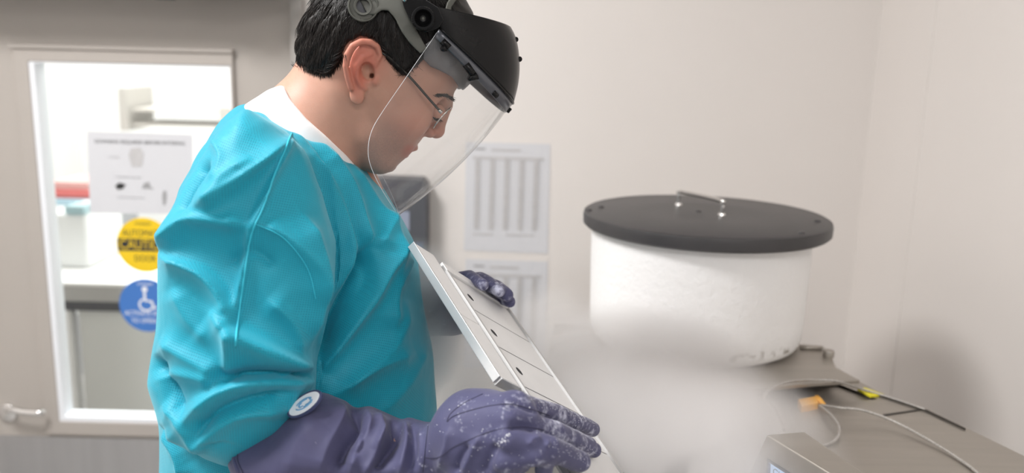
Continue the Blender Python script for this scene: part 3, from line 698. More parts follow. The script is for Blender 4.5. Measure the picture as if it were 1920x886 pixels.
def plug_grime(m):
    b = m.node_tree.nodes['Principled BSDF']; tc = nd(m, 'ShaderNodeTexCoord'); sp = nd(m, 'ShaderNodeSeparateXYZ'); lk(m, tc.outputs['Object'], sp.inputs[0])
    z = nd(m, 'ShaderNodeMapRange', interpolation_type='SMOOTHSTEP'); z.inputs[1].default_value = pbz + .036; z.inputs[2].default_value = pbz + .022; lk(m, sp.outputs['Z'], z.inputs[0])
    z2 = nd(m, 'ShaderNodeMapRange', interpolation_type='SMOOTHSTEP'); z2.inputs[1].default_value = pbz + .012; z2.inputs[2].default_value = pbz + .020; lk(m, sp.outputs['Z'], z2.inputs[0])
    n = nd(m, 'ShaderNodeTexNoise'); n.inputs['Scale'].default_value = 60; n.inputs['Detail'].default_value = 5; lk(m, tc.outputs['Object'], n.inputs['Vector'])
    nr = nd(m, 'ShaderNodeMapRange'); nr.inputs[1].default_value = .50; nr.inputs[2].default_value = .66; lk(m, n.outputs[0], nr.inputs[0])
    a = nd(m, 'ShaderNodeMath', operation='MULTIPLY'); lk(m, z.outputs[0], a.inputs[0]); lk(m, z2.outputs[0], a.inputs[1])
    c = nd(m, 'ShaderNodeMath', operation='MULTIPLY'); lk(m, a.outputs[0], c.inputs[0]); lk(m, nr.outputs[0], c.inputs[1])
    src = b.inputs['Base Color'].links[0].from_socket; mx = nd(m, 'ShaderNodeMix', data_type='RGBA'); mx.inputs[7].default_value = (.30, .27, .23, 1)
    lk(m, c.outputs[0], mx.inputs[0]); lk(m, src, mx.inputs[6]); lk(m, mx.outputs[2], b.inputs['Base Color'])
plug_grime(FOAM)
# ------------------------------------------------------------ console with screen
zc = FZ + .085
cs_ = empty('control_console', tuple(ZP(1480, 870, FZ))); tag(cs_, 'stainless steel wedge control console with small screen on the freezer', 'console')
A, B = ZP(1437, 814, zc), ZP(1508, 808, zc); Cc, D = ZP(1555, 886, zc), ZP(1622, 886, zc)
Cc = A + (Cc - A) * 1.9; D = B + (D - B) * 2.0
A2, C2 = ZP(1398, 900, FZ + .002), None
C2 = A2 + (Cc - A)
B2, D2 = B * [1, 1, 0] + [0, 0, FZ + .002], D * [1, 1, 0] + [0, 0, FZ + .002]
pymesh('housing', [A, B, D, Cc, A2, B2, D2, C2], [(0, 1, 2, 3), (0, 3, 7, 4), (0, 4, 5, 1), (1, 5, 6, 2), (3, 2, 6, 7), (4, 7, 6, 5)], STEEL, cs_, bevel=.003)
fe1 = (Cc - A) / np.linalg.norm(Cc - A); fe2 = (A2 - A); fe2 = fe2 - fe1 * (fe2 @ fe1); fe2 /= np.linalg.norm(fe2); fn = np.cross(fe2, fe1)
if fn @ (CC - A) < 0: fn = -fn
def FC(px, py, off=0):
    d = ray(px, py); t = ((A - CC) @ fn) / (d @ fn); return CC + d * t + fn * off
s0 = FC(1443, 866); 
def fq(u, v, off): return s0 + fe1 * u + fe2 * v + fn * off
prism('bezel', [fq(-.004, -.004, .0), fq(.10, -.004, .0), fq(.10, .075, .0), fq(-.004, .075, .0)], fn * .001, DKGREY, cs_)
prism('screen', [fq(0, 0, .001), fq(.095, 0, .001), fq(.095, .07, .001), fq(0, .07, .001)], fn * .0005, emis('screen_glow', (.55, .72, 1.0), .9), cs_)
prism('screen_border', [fq(0, 0, .0016), fq(.004, 0, .0016), fq(.004, .07, .0016), fq(0, .07, .0016)], fn * .0003, emis('screen_navy', (.02, .05, .16), .8), cs_)
text('screen_lettering', 'CHI', fq(.021, .0075, .0022), .014, fe1, -fe2, emis('screen_text', (.25, .38, .5), .5), cs_)

# ------------------------------------------------------------ cables
zc_ = FZ + .003
c1 = [ZP(1470, 806, FZ + .045), ZP(1452, 765, FZ + .03), ZP(1434, 748, FZ + .035), ZP(1442, 730, FZ + .05), ZP(1475, 716, FZ + .05), ZP(1520, 712, FZ + .035), ZP(1568, 714, FZ + .035), ZP(1610, 727, FZ + .012), ZP(1660, 742, zc_), ZP(1735, 767, zc_)]
tag(tube('braided_cable', spline(c1, 8), .0021, CABLE), 'thin braided cable arching over the hinge plate edge', 'cable', 'braided cables on the freezer')
c2 = [ZP(1540, 759, FZ + .006), ZP(1575, 764, FZ + .016), ZP(1620, 769, FZ + .018), ZP(1680, 791, FZ + .01), ZP(1750, 829, FZ + .005), ZP(1800, 861, zc_), ZP(1838, 890, zc_), ZP(1900, 950, zc_)]
tag(tube('braided_cable', spline(c2, 8), .0023, CABLE), 'braided cable running from orange connector to the right front', 'cable', 'braided cables on the freezer')
c3 = [ZP(1536, 759, FZ + .006), ZP(1556, 775, FZ + .012), ZP(1572, 796, FZ + .010), ZP(1572, 815, FZ + .008), ZP(1560, 828, zc_), ZP(1540, 835, zc_), ZP(1515, 838, zc_)]
tag(tube('braided_cable', spline(c3, 8), .0023, CABLE), 'short looped braided cable hanging below the orange connector', 'cable', 'braided cables on the freezer')

# ================================================================== RACK
RO = np.array([-0.07419574, 0.97221896, 1.30504954]); RE = np.array([0.51882355, 0.67939716, -0.51888498]); RL = np.array([0.48701993, -0.73373816, -0.47375088])
RN = -np.cross(RE, RL) 
if RN @ (CC - RO) < 0: RN = -RN
RO = CC + (RO - CC) * 1.08
RS, RW = .0634, .150
def rp(e, l, n=0): return RO + RE * e + RL * l + RN * n
rack = empty('storage_rack', tuple(rp(.07, .2, -.02))); tag(rack, 'frosted white metal freezer rack held tilted in gloved hands', 'rack')
def rbox(name, e0, e1, l0, l1, n0, n1, m, bevel=.0008):
    return prism(name, [rp(e0, l0, n0), rp(e1, l0, n0), rp(e1, l1, n0), rp(e0, l1, n0)], RN * (n1 - n0), m, rack, bevel)
NB = 6
HOLE = mat('hole_shade', (.02, .02, .022), .7)
rbox('back_plate', 0, RW, -.012, NB * RS, -.016, -.013, FROSTW)
for k in range(NB):
    l0, l1 = k * RS + .0011, (k + 1) * RS - .0011
    n = 40; hc = (RW * .19, l0 + RS * .5)
    outer = [(0.004, l0), (RW - .004, l0), (RW - .004, l1), (.004, l1)]
    hole = [(hc[0] + .0062 * cos(a), hc[1] + .0062 * sin(a)) for a in np.linspace(0, 2 * pi, 24, endpoint=False)]
    bm = bmesh.new(); rr_ = []
    for lp in (outer, hole):
        vs = [bm.verts.new(rp(a, b, 0)) for a, b in lp]; rr_.append(vs)
        for i in range(len(vs)): bm.edges.new((vs[i], vs[(i + 1) % len(vs)]))
    bmesh.ops.triangle_fill(bm, use_beauty=True, edges=bm.edges[:], normal=Vector(RN))
    for f in list(bm.faces):
        c = np.array(f.calc_center_median()) - RO
        if np.hypot(c @ RE - hc[0], c @ RL - hc[1]) < .0058: bm.faces.remove(f)
    for vs in rr_:
        low = [bm.verts.new(np.array(v.co) - RN * .004) for v in vs]
        for i in range(len(vs)): bm.faces.new((vs[i], vs[(i + 1) % len(vs)], low[(i + 1) % len(vs)], low[i]))
    bmesh.ops.recalc_face_normals(bm, faces=bm.faces)
    me = bpy.data.meshes.new('box_front'); bm.to_mesh(me); bm.free()
    bf = link('box_front', me, FROSTW, None, False); adopt(rack, bf)
    pb_ = prism('finger_hole_shade', [rp(hc[0] + .0062 * cos(a), hc[1] + .0062 * sin(a), -.0026) for a in np.linspace(0, 2 * pi, 24, endpoint=False)], RN * .0022, HOLE, None)  # dark disc just inside the hole, its colour stands in for shade
    pb_.parent = bf
    if k: rbox('joint', .004, RW - .004, k * RS - .0011, k * RS + .0011, -.004, -.0004, DKGREY, 0)
FLM = noisy(mat('flange_metal', (.50, .50, .50), .55, .1), 30, .05)
rbox('side_flange', -.0015, .004, -.012, NB * RS, -.016, .0025, FLM)
rbox('side_flange', RW - .004, RW + .002, -.012, NB * RS, -.016, .003, FLM)
rbox('top_cap', -.0015, RW + .002, -.016, -.0006, -.016, .003, FROSTW)
# locking strip along the near side
STRIP = noisy(mat('strip_metal', (.55, .56, .57), .25, .6), 20, .05)
rbox('locking_strip', -.047, -.006, -.03, RS * 1.52, -.006, .0, FROSTW, .001)
rbox('locking_strip', -.047, -.006, RS * 1.54, RS * 3.1, -.006, .0, FROSTW, .001)
rbox('strip_edge', -.0495, -.047, -.03, RS * 3.1, -.009, .001, STRIP, .0005)
rbox('strip_end', -.047, -.006, RS * 3.1, RS * 3.1 + .003, -.010, .001, STRIP, .0005)
rbox('hinge_rod', -.006, -.0015, -.012, NB * RS, -.012, -.006, STRIP, .0005)

# ================================================================== PERSON
feet = (-.36, 1.17, 0)
man = empty('person', feet)
tag(man, 'person with short black hair in turquoise gown and clear face shield bending over the rack', 'person')

# ---- head frame: sagittal plane seen face-on from the camera
d0 = ray(725, 150); d0 = d0 / np.linalg.norm(d0)
HD = 1.10
hez = -d0; hex_ = CR - hez * (CR @ hez); hex_ /= np.linalg.norm(hex_); hey = np.cross(hez, hex_)
HF = Frame(W(725, 150, HD), hex_, hey, hez)
H = HF.pix
TH = radians(41)
hg = np.array([cos(TH), -sin(TH)]); hu = np.array([sin(TH), cos(TH)])          # face-forward and crown directions in the plane
ear0 = H(692, 135)[:2]
def gu(X, Y): return (X - ear0[0]) * hg[0] + (Y - ear0[1]) * hg[1], (X - ear0[0]) * hu[0] + (Y - ear0[1]) * hu[1]
head_px = [(566, 118), (566, 85), (580, 38), (606, -2), (648, -38), (705, -58), (765, -60), (820, -42), (858, -8), (880, 35), (888, 75), (883, 112), (872, 140), (858, 163), (843, 184),
           (826, 206), (810, 231), (797, 252), (785, 268), (770, 284), (757, 293), (744, 299), (732, 311), (716, 319), (697, 321), (668, 300), (635, 262), (606, 205), (580, 158)]
head_poly = [H(*q)[:2] for q in head_px]
def inflate(Xg, Yg, poly, R, grow=0.0, nblur=4):
    D = polydist(Xg[:, :, 0], Yg[:, :, 0], poly) + grow
    D = blur2(D, nblur)
    return D
def head_core(X, Y, Z, grow=0.0):
    D = inflate(X, Y, head_poly, 0, grow)
    g, u = gu(X[:, :, 0], Y[:, :, 0])
    wm = np.interp(u, [-.16, -.12, -.085, -.05, 0, .05, .12, .2], [.040, .047, .056, .064, .073, .079, .077, .06])
    wm = wm * np.interp(g, [-.1, -.06, 0.0, .06, .11], [.97, 1.0, 1.0, .93, .84]) + grow
    R = np.interp(g, [-.1, 0.02, .09], [.078, .078, .060])
    t = np.clip(1 - D / R, 0, None)[:, :, None]; wm = wm[:, :, None]
    k = (t ** 2.15 + (np.abs(Z) / wm) ** 2.15 + 1e-9) ** (1 / 2.15)
    return (k - 1) * np.minimum(R[:, :, None], wm) * .95
def P3(px, py, l): return H(px, py, l)
def head_sdf(X, Y, Z):
    f = head_core(X, Y, Z)
    aZ = np.abs(Z)
    def rc(a, b, ra, rb): return rcone(X, Y, aZ, a, b, ra, rb)
    def pl(px, py, l): q = H(px, py, 0); return np.array([q[0], q[1], l])
    # neck
    nk = rcone(X, Y, Z / .92, H(652, 165, 0), H(548, 295, 0), .060, .079)
    f = smin(f, nk, .022)
    f = smin(f, rcone(X, Y, aZ, pl(640, 165, .045), pl(600, 265, .020), .012, .014), .02)        # neck muscle
    # brow, cheek, jaw
    f = smin(f, rc(pl(835, 190, .004), pl(818, 192, .036), .008, .008), .012)
    f = smin(f, ell(X, Y, aZ, pl(768, 224, .044), (.028, .020, .016), TH), .02)
    f = smin(f, ell(X, Y, aZ, pl(738, 258, .030), (.024, .019, .020), -.7), .016)
    f = smin(f, rc(pl(695, 255, .040), pl(716, 294, .030), .007, .014), .026)
    f = smax(f, -ell(X, Y, aZ, pl(826, 210, .033), (.014, .017, .013), .3), .010)
    f = smin(f, ell(X, Y, aZ, pl(816, 209, .030), (.0118, .0118, .0118)), .003)
    # nose
    f = smin(f, rc(pl(838, 201, 0), pl(820, 241, 0), .0062, .0088), .008)
    f = smin(f, ell(X, Y, aZ, pl(818, 246, 0), (.0100, .0092, .0095)), .005)
    f = smin(f, ell(X, Y, aZ, pl(803, 246, .0115), (.0088, .0070, .0062), -.7), .004)
    f = smax(f, -rc(pl(805, 259, .006), pl(801, 252, .007), .0030, .0025), .002)
    f = smax(f, -rc(pl(796, 240, .0175), pl(791, 250, .0195), .0018, .0014), .004)
    # lips and chin
    f = smin(f, chain(X, Y, aZ, [pl(778, 277, 0), pl(774, 277, .010), pl(763, 277, .021)], [.0042, .0040, .0022]), .003)
    f = smin(f, chain(X, Y, aZ, [pl(760, 289, 0), pl(757, 289, .010), pl(751, 282, .020)], [.0050, .0045, .0025]), .003)
    f = smax(f, -chain(X, Y, aZ, [pl(773, 285, 0), pl(768, 284, .010), pl(755, 279, .023)], [.0010, .0010, .0016]), .0012)
    f = smin(f, ell(X, Y, aZ, pl(724, 304, 0), (.014, .011, .019), -.6), .008)
    # ears (near one and its mirror)
    f = smin(f, ear(X, Y, aZ), .0035)
    f = smax(f, -ell(X, Y, aZ, ep(691, 136, .0030), (.0070, .0100, .0115), .25), .003)
    f = smax(f, -rc(ep(695, 141, 0), ep(699, 143, -.014), .0032, .0028), .002)
    return f
EL = .0735
def ep(px, py, out=0):
    q = H(px, py, EL); g, u = gu(q[0], q[1])
    return np.array([q[0], q[1], EL + .002 - g * .42 + out])
def chain(X, Y, Z, pts, r, k=.002):
    f = None
    for i in range(len(pts) - 1):
        c = rcone(X, Y, Z, pts[i], pts[i + 1], r[i], r[i + 1]); f = c if f is None else np.minimum(f, c)
    return f
def ear(X, Y, Z):
    # shell of the ear: thin slanted disc
    c = ep(683, 128, -.001)
    g, u = (X - c[0]) * hg[0] + (Y - c[1]) * hg[1], (X - c[0]) * hu[0] + (Y - c[1]) * hu[1]
    z = Z - (c[2] - g * .42)
    a = radians(-12)
    x2 = (X - c[0]) * cos(a) + (Y - c[1]) * sin(a); y2 = -(X - c[0]) * sin(a) + (Y - c[1]) * cos(a)
    k = np.sqrt((x2 / .0175) ** 2 + (y2 / .0300) ** 2 + (z / .0040) ** 2)
    f = (k - 1) * .0040 * np.clip(k, .5, 1) 
    f = np.maximum(f, -(.0006 - 0 * z) - .02)
    hel = [ep(703, 122, .001), ep(713, 103, .003), ep(708, 88, .004), ep(694, 80, .004), ep(678, 79, .004), ep(662, 87, .004), ep(652, 103, .004), ep(649, 124, .004), ep(653, 146, .003), ep(659, 165, .002)]
    f = smin(f, chain(X, Y, Z, hel, [.0022, .0030, .0034, .0036, .0036, .0036, .0036, .0035, .0034, .0034]), .003)
    f = smin(f, ell(X, Y, Z, ep(669, 180, .000), (.0078, .0105, .0046), .25), .004)
    ant = [ep(697, 100, .001), ep(681, 108, .002), ep(670, 124, .003), ep(669, 144, .003), ep(676, 160, .002), ep(684, 166, .001)]
    f = smin(f, chain(X, Y, Z, ant, [.0018, .0024, .0027, .0027, .0027, .0024]), .003)
    f = smin(f, ell(X, Y, Z, ep(703, 150, .001), (.0048, .0065, .0040), .3), .003)
    f = smax(f, -ell(X, Y, Z, ep(689, 135, .0035), (.0078, .0110, .0045), .25), .003)
    f = smax(f, -chain(X, Y, Z, [ep(699, 95, .006), ep(680, 93, .006), ep(664, 106, .006), ep(660, 130, .006)], [.0018, .0022, .0022, .0018]), .0025)
    return f
def build(sdf, frame, lo, hi, h, nrel=1):
    X, Y, Z = grid(lo, hi, h); f = sdf(X, Y, Z).astype(np.float32)
    f[0] = f[-1] = .01; f[:, 0] = f[:, -1] = .01; f[:, :, 0] = f[:, :, -1] = .01
    V, Fc = surface_nets(f, lo, h)
    if nrel: V = relax(V, Fc, nrel)
    return V, Fc
def bounds(frame, pxs, z0, z1, pad=.01):
    a = np.array([frame.pix(*q)[:2] for q in pxs]); return np.array([*(a.min(0) - pad), z0]), np.array([*(a.max(0) + pad), z1])
lo, hi = bounds(HF, [(545, -80), (900, 340), (480, 330)], -.105, .105)
HV, HFc = build(head_sdf, HF, lo, hi, .0014, 2)
# crude body inside the clothes, one surface joined to the head by overlap at the neck
BF = Frame(CC, CR, CU, -CF)
B = lambda px, py, d: BF.at(px, py, d)
def body_sdf(X, Y, Z):
    f = rcone(X, Y, Z, B(575, 260, 1.12), B(555, 420, 1.15), .055, .11)
    f = smin(f, rcone(X, Y, Z, B(555, 420, 1.15), B(560, 700, 1.17), .12, .105), .05)
    f = smin(f, rcone(X, Y, Z, B(485, 330, 1.01), B(555, 330, 1.28), .055, .055), .05)
    f = smin(f, rcone(X, Y, Z, B(470, 345, 1.0), B(395, 660, .97), .045, .036), .03)
    f = smin(f, rcone(X, Y, Z, B(395, 670, .965), B(520, 800, .955), .034, .026), .02)
    f = smin(f, rcone(X, Y, Z, B(520, 800, .96), B(800, 850, .94), .026, .022), .02)
    f = smin(f, rcone(X, Y, Z, B(600, 350, 1.30), B(650, 560, 1.34), .045, .036), .03)
    f = smin(f, rcone(X, Y, Z, B(650, 560, 1.34), B(810, 565, 1.24), .036, .026), .02)
    return f
lo = np.minimum(B(300, 950, .9), B(300, 950, 1.45)); hi = np.maximum(B(900, 200, 1.45), B(900, 200, .85)); lo[2] = -1.45; hi[2] = -.85
BV, BFc = build(body_sdf, BF, lo, hi, .006, 1)
hw = HF.world(HV); bw = BF.world(BV)
Vb = np.concatenate([hw, bw]); Fb = np.concatenate([HFc, BFc + len(hw)])
body = npmesh('body', Vb, Fb, SKIN, man)
lx, ly = HV[:, 0], HV[:, 1]
e0 = H(680, 125, EL)[:2]; a = radians(-12)
q = np.hypot((lx - e0[0]) / .028, (ly - e0[1]) / .045)
off = np.clip((np.abs(HV[:, 2]) - .070) * 150, 0, 1)
flush = np.clip(1.35 - q, 0, 1) * off * .8
c_ = H(775, 240, .04)[:2]; flush += .22 * np.exp(-((lx - c_[0]) ** 2 + (ly - c_[1]) ** 2) / .03 ** 2)
c_ = H(818, 246, 0)[:2]; flush += .3 * np.exp(-((lx - c_[0]) ** 2 + (ly - c_[1]) ** 2) / .012 ** 2)
c_ = H(768, 282, 0)[:2]; flush += .8 * np.exp(-(((lx - c_[0]) ** 2 + (ly - c_[1]) ** 2) / .011 ** 2) ** 2)
c_ = H(725, 285, 0)[:2]; stub = .8 * np.exp(-(((lx - c_[0]) ** 2 + (ly - c_[1]) ** 2) / .040 ** 2) ** 2)
for nm, v in (('flush', flush), ('stubble', stub)):
    at = body.data.attributes.new(nm, 'FLOAT', 'POINT'); full = np.zeros(len(body.data.vertices), np.float32); full[:len(v)] = v
    at.data.foreach_set('value', full)
head_tree = bvh(hw, HFc)

# ---- hair
hair_px = [(530, 40), (553, 128), (572, 127), (590, 137), (612, 138), (626, 130), (638, 112), (645, 96), (656, 80), (672, 70), (694, 72), (712, 84), (722, 100), (732, 118), (748, 131), (760, 138), (770, 128), (782, 118),
           (800, 104), (826, 86), (850, 62), (866, 40), (905, 30), (930, -60), (880, -120), (540, -120)]
hair_poly = [H(x, y, .05)[:2] for x, y in hair_px]
def hair_sdf(X, Y, Z):
    f = head_core(X, Y, Z, .0065)
    rg = -blur2(polydist(X[:, :, 0], Y[:, :, 0], hair_poly), 2)[:, :, None]
    f = smax(f, rg * np.ones_like(f), .006)
    # combed waves along the flow away from the whorl
    w = H(735, -70, 0); r = np.sqrt((X - w[0]) ** 2 + (Y - w[1]) ** 2); an = np.arctan2(Y - w[1], X - w[0])
    f = f + .0006 * np.sin(an * 37 + 3 * np.sin(r * 40) + Z * 90) + .0004 * np.sin(an * 83 + Z * 155 + r * 90)
    return f
lo, hi = bounds(HF, [(540, -85), (910, 150)], -.10, .10)
RV, RF = build(hair_sdf, HF, lo, hi, .0017, 1)
hairw = HF.world(RV)
hair = npmesh('hair', hairw, RF, HAIR, man)
RN_ = normals(RV, RF)
whorl = H(728, -62, .02)
sel = rng.choice(len(RV), 13000, replace=True)
pts_, rad_ = [], []
cv = bpy.data.curves.new('hair_strands', 'CURVE'); cv.dimensions = '3D'; cv.bevel_depth = .00036; cv.bevel_resolution = 0; cv.resolution_u = 1
for i in sel:
    p = RV[i].copy(); nrm = RN_[i]
    if nrm @ np.array([0, 0, 1]) < -.35 and rng.rand() < .7: continue
    dv = p - whorl; dv = dv + rng.randn(3) * .007; dv -= nrm * (dv @ nrm); L = np.linalg.norm(dv)
    if L < 1e-3: continue
    if ((p[0] - e0[0]) / .024) ** 2 + ((p[1] - e0[1]) / .040) ** 2 < 1 and abs(p[2]) > .06: continue
    rim_ = -polydist(np.array([[p[0]]]), np.array([[p[1]]]), hair_poly)[0, 0]
    if p[0] > H(835, 0, 0)[0]: continue
    dv /= L; ln = rng.uniform(.014, .030) * (1 if rim_ < -.02 else .55); lift_ = rng.uniform(0, .0012); st = []
    side = np.cross(nrm, dv) * rng.uniform(-.25, .25)
    for k in range(6):
        t = k / 5; bow = np.sin(t * pi) * .0015
        q = p - nrm * (.003 * t * t if rim_ > -.02 else 0) + (dv + side * t) * ln * t + nrm * (.0003 + bow * .6 + lift_ * .6) - nrm * (ln * t) ** 2 * 5.6
        st.append(q)
    sp = cv.splines.new('POLY'); sp.points.add(5)
    wv = HF.world(np.array(st))
    for k in range(6): sp.points[k].co = (*wv[k], 1); sp.points[k].radius = 1.0 - .75 * k / 5
cvo = bpy.data.objects.new('tmp', cv); COL.objects.link(cvo); bpy.context.view_layer.update()
me = bpy.data.meshes.new_from_object(cvo.evaluated_get(bpy.context.evaluated_depsgraph_get())); bpy.data.objects.remove(cvo)
me.materials.clear(); so = link('hair_strands', me, HAIR2); so.parent = hair; so['kind'] = 'stuff'
# eyebrow
def strand_patch(name, pxs, n, ln, ddir, rad, parent_root, lift=.001, jit=3):
    vs, fs = [], []
    for _ in range(n):
        t = rng.rand() * (len(pxs) - 1); i = int(t); u = t - i
        x = pxs[i][0] * (1 - u) + pxs[min(i + 1, len(pxs) - 1)][0] * u + rng.randn() * jit; y = pxs[i][1] * (1 - u) + pxs[min(i + 1, len(pxs) - 1)][1] * u + rng.randn() * jit * .6
        s_ = snap(head_tree, [(x, y)], lift * .3)
        if not s_: continue
        a = s_[0]; x2, y2 = x + ddir[0] * ln + rng.randn() * 1.2, y + ddir[1] * ln + rng.randn() * 1.2
        b_ = snap(head_tree, [(x2, y2)], lift)
        b = b_[0] if b_ and np.linalg.norm(b_[0] - a) < .02 else a + (W(x2, y2, HD) - W(x, y, HD))
        d = b - a; sd = np.cross(d, CF); sd = sd / (np.linalg.norm(sd) + 1e-9) * rad; k = len(vs)
        up = CF * -rad
        vs += [a - sd, a + sd, a + up, b]; fs += [(k, k + 1, k + 3), (k + 1, k + 2, k + 3), (k + 2, k, k + 3)]
    o = pymesh(name, vs, fs, HAIR2, parent_root, recalc=False); o['kind'] = 'stuff'; return o
strand_patch('eyebrow', [(815, 178), (830, 177), (842, 181), (849, 187)], 260, 6, (.9, .45), .00035, man, .0006, 2.2)
strand_patch('eyelash', [(812, 219), (818, 222), (824, 222)], 40, 8, (.75, .75), .0003, man, .002, 1)
strand_patch('sideburn', [(728, 108), (740, 122), (750, 131), (760, 132), (774, 118)], 420, 10, (.5, .85), .0003, man, .0005, 3)
strand_patch('nape_hair', [(568, 122), (585, 130), (600, 136), (618, 134), (632, 118), (642, 100)], 520, 11, (.15, 1.0), .0003, man, .0005, 3.5)

# ---- undershirt collar
col_poly = [H(x, y, .03)[:2] for x, y in [(440, 200), (478, 182), (500, 168), (531, 158), (548, 186), (580, 221), (615, 252), (650, 288), (668, 312), (640, 360), (440, 360)]]
def collar_sdf(X, Y, Z):
    nk = rcone(X, Y, Z / .95, H(652, 165, 0), H(548, 295, 0), .065, .087)
    cut = -blur2(polydist(X[:, :, 0], Y[:, :, 0], col_poly), 2)[:, :, None] * np.ones_like(nk)
    return smax(nk, cut, .003)
lo, hi = bounds(HF, [(440, 140), (690, 380)], -.13, .13)
CV, CFc = build(collar_sdf, HF, lo, hi, .0025, 1)
npmesh('undershirt', HF.world(CV), CFc, SHIRT, man)

# ---- gown
torso_px = [(480, 186), (505, 200), (540, 225), (590, 262), (645, 287), (690, 320), (718, 352), (748, 402), (770, 450), (784, 515), (798, 600), (812, 690), (817, 760), (817, 1000), (312, 1000), (312, 790), (300, 690), (312, 560), (325, 450), (350, 350), (385, 292), (430, 232)]
sleeve_px = [(475, 205), (520, 230), (560, 280), (598, 360), (622, 450), (622, 540), (603, 620), (588, 680), (587, 705), (586, 735), (584, 752), (560, 800), (505, 846), (450, 868), (400, 852), (345, 818), (312, 786), (306, 757), (292, 712), (295, 680), (306, 610), (310, 560), (311, 480), (327, 415), (357, 349), (390, 296), (433, 236)]
tp = [B(x, y, 1.15)[:2] for x, y in torso_px]; sp_ = [B(x, y, .962)[:2] for x, y in sleeve_px]
def inf_sdf(X, Y, Z, poly, zc, wmax, R, pw=2.0, nb=3):
    D = blur2(polydist(X[:, :, 0], Y[:, :, 0], poly), nb)
    t = np.clip(1 - D / R, 0, None)[:, :, None]
    k = (t ** pw + (np.abs(Z - zc) / wmax) ** pw + 1e-9) ** (1 / pw)
    return (k - 1) * min(R, wmax)
def gown_sdf(X, Y, Z):
    f = inf_sdf(X, Y, Z, tp, -1.16, .165, .15)
    f = smin(f, rcone(X, Y, Z, B(560, 290, 1.13), B(478, 350, 1.01), .070, .072), .05)
    g = inf_sdf(X, Y, Z, sp_, -.962, .078, .068, 2.3)
    f = smin(f, g, .008)
    far = rcone(X, Y, Z, B(600, 340, 1.30), B(650, 560, 1.34), .062, .060)
    far = smin(far, rcone(X, Y, Z, B(650, 560, 1.34), B(740, 565, 1.30), .058, .050), .03)
    f = smin(f, far, .03)
    cut = blur2(polydist(X[:, :, 0], Y[:, :, 0], neck_cut), 2)[:, :, None] * np.ones_like(f)
    return smax(f, cut, .004)
neck_cut = [B(x, y, 1.09)[:2] for x, y in [(300, 60), (300, 170), (430, 208), (472, 193), (505, 209), (532, 238), (582, 266), (645, 291), (700, 326), (800, 330), (800, 60)]]
lo = np.array([*B(262, 930, 1.0)[:2], -1.45]); lo[0] = min(lo[0], B(262, 900, 1.15)[0]); lo[1] = B(500, 905, 1.16)[1] - .02
hi = np.array([max(B(840, 600, 1.15)[0], B(800, 600, 1.34)[0]) + .03, B(500, 165, 1.1)[1], -.87])
GV, GFc = build(gown_sdf, BF, lo, hi, .0026, 1)
gw = BF.world(GV)
R_ = lambda pts, a, s1, s2: (pts, a, s1, s2)
folds = [
 R_([(372, 392), (410, 372), (445, 345), (492, 308), (535, 268)], .009, 12, 26), R_([(345, 412), (365, 360), (395, 300)], -.006, 9, 14),
 R_([(303, 473), (339, 433), (378, 414), (470, 425)], .010, 14, 30), R_([(303, 478), (373, 506), (415, 545), (446, 606)], .010, 30, 12),
 R_([(400, 582), (451, 622), (517, 659), (582, 690)], .013, 40, 14), R_([(422, 726), (444, 704), (500, 697), (575, 703)], -.014, 9, 12),
 R_([(348, 784), (407, 737), (466, 712), (582, 712)], .013, 26, 14), R_([(284, 665), (315, 720), (348, 781)], -.010, 20, 20),
 R_([(372, 822), (410, 768), (500, 735), (545, 730)], -.010, 14, 14), R_([(395, 840), (388, 815), (450, 775), (530, 762)], .008, 18, 22),
 R_([(433, 700), (438, 660), (446, 612)], .008, 14, 14), R_([(300, 640), (340, 660), (420, 700)], .006, 26, 20),
 R_([(282, 715), (330, 700), (415, 712)], .005, 20, 16), R_([(300, 760), (345, 790), (385, 845)], .006, 16, 22),
 R_([(542, 247), (580, 305), (621, 366), (655, 479), (634, 556)], .010, 26, 16), R_([(590, 262), (632, 335), (672, 420), (702, 500)], .008, 20, 14),
 R_([(568, 250), (605, 330), (648, 420), (690, 500), (668, 560)], -.006, 12, 12),
 R_([(640, 300), (688, 372), (728, 440), (735, 530)], .006, 20, 14), R_([(694, 450), (655, 535), (622, 600), (592, 676)], -.016, 12, 18),
 R_([(770, 470), (735, 545), (730, 620)], .006, 22, 14), R_([(745, 440), (700, 545), (640, 640), (596, 700)], .010, 26, 14),
 R_([(760, 560), (735, 640), (650, 720), (600, 750)], .006, 24, 30), R_([(728, 400), (700, 470)], .006, 14, 20),
 R_([(545, 258), (520, 310), (490, 390), (470, 440), (456, 520), (443, 600)], .0055, 7, 9),
 R_([(477, 419), (531, 445), (576, 501), (593, 570)], .006, 12, 22), R_([(425, 500), (470, 470), (520, 500)], -.004, 14, 18),
 R_([(560, 400), (585, 470), (590, 560), (575, 640)], .007, 20, 14), R_([(330, 540), (360, 600), (400, 640)], .004, 20, 20),
 R_([(500, 560), (540, 600), (556, 660)], .005, 14, 24), R_([(470, 300), (430, 330), (395, 400)], .004, 14, 10),
 R_([(640, 730), (700, 690), (770, 660)], .005, 20, 20), R_([(800, 640), (760, 720), (700, 780)], .004, 20, 26),
 R_([(312, 800), (340, 850), (345, 900)], .006, 10, 14), R_([(395, 255), (420, 300), (400, 345)], .004, 10, 14),
]
folds = [(p_, a_ * 2.05, s1_ * .92, s2_ * .92) for p_, a_, s1_, s2_ in folds]
gw = creases(gw, GFc, folds)
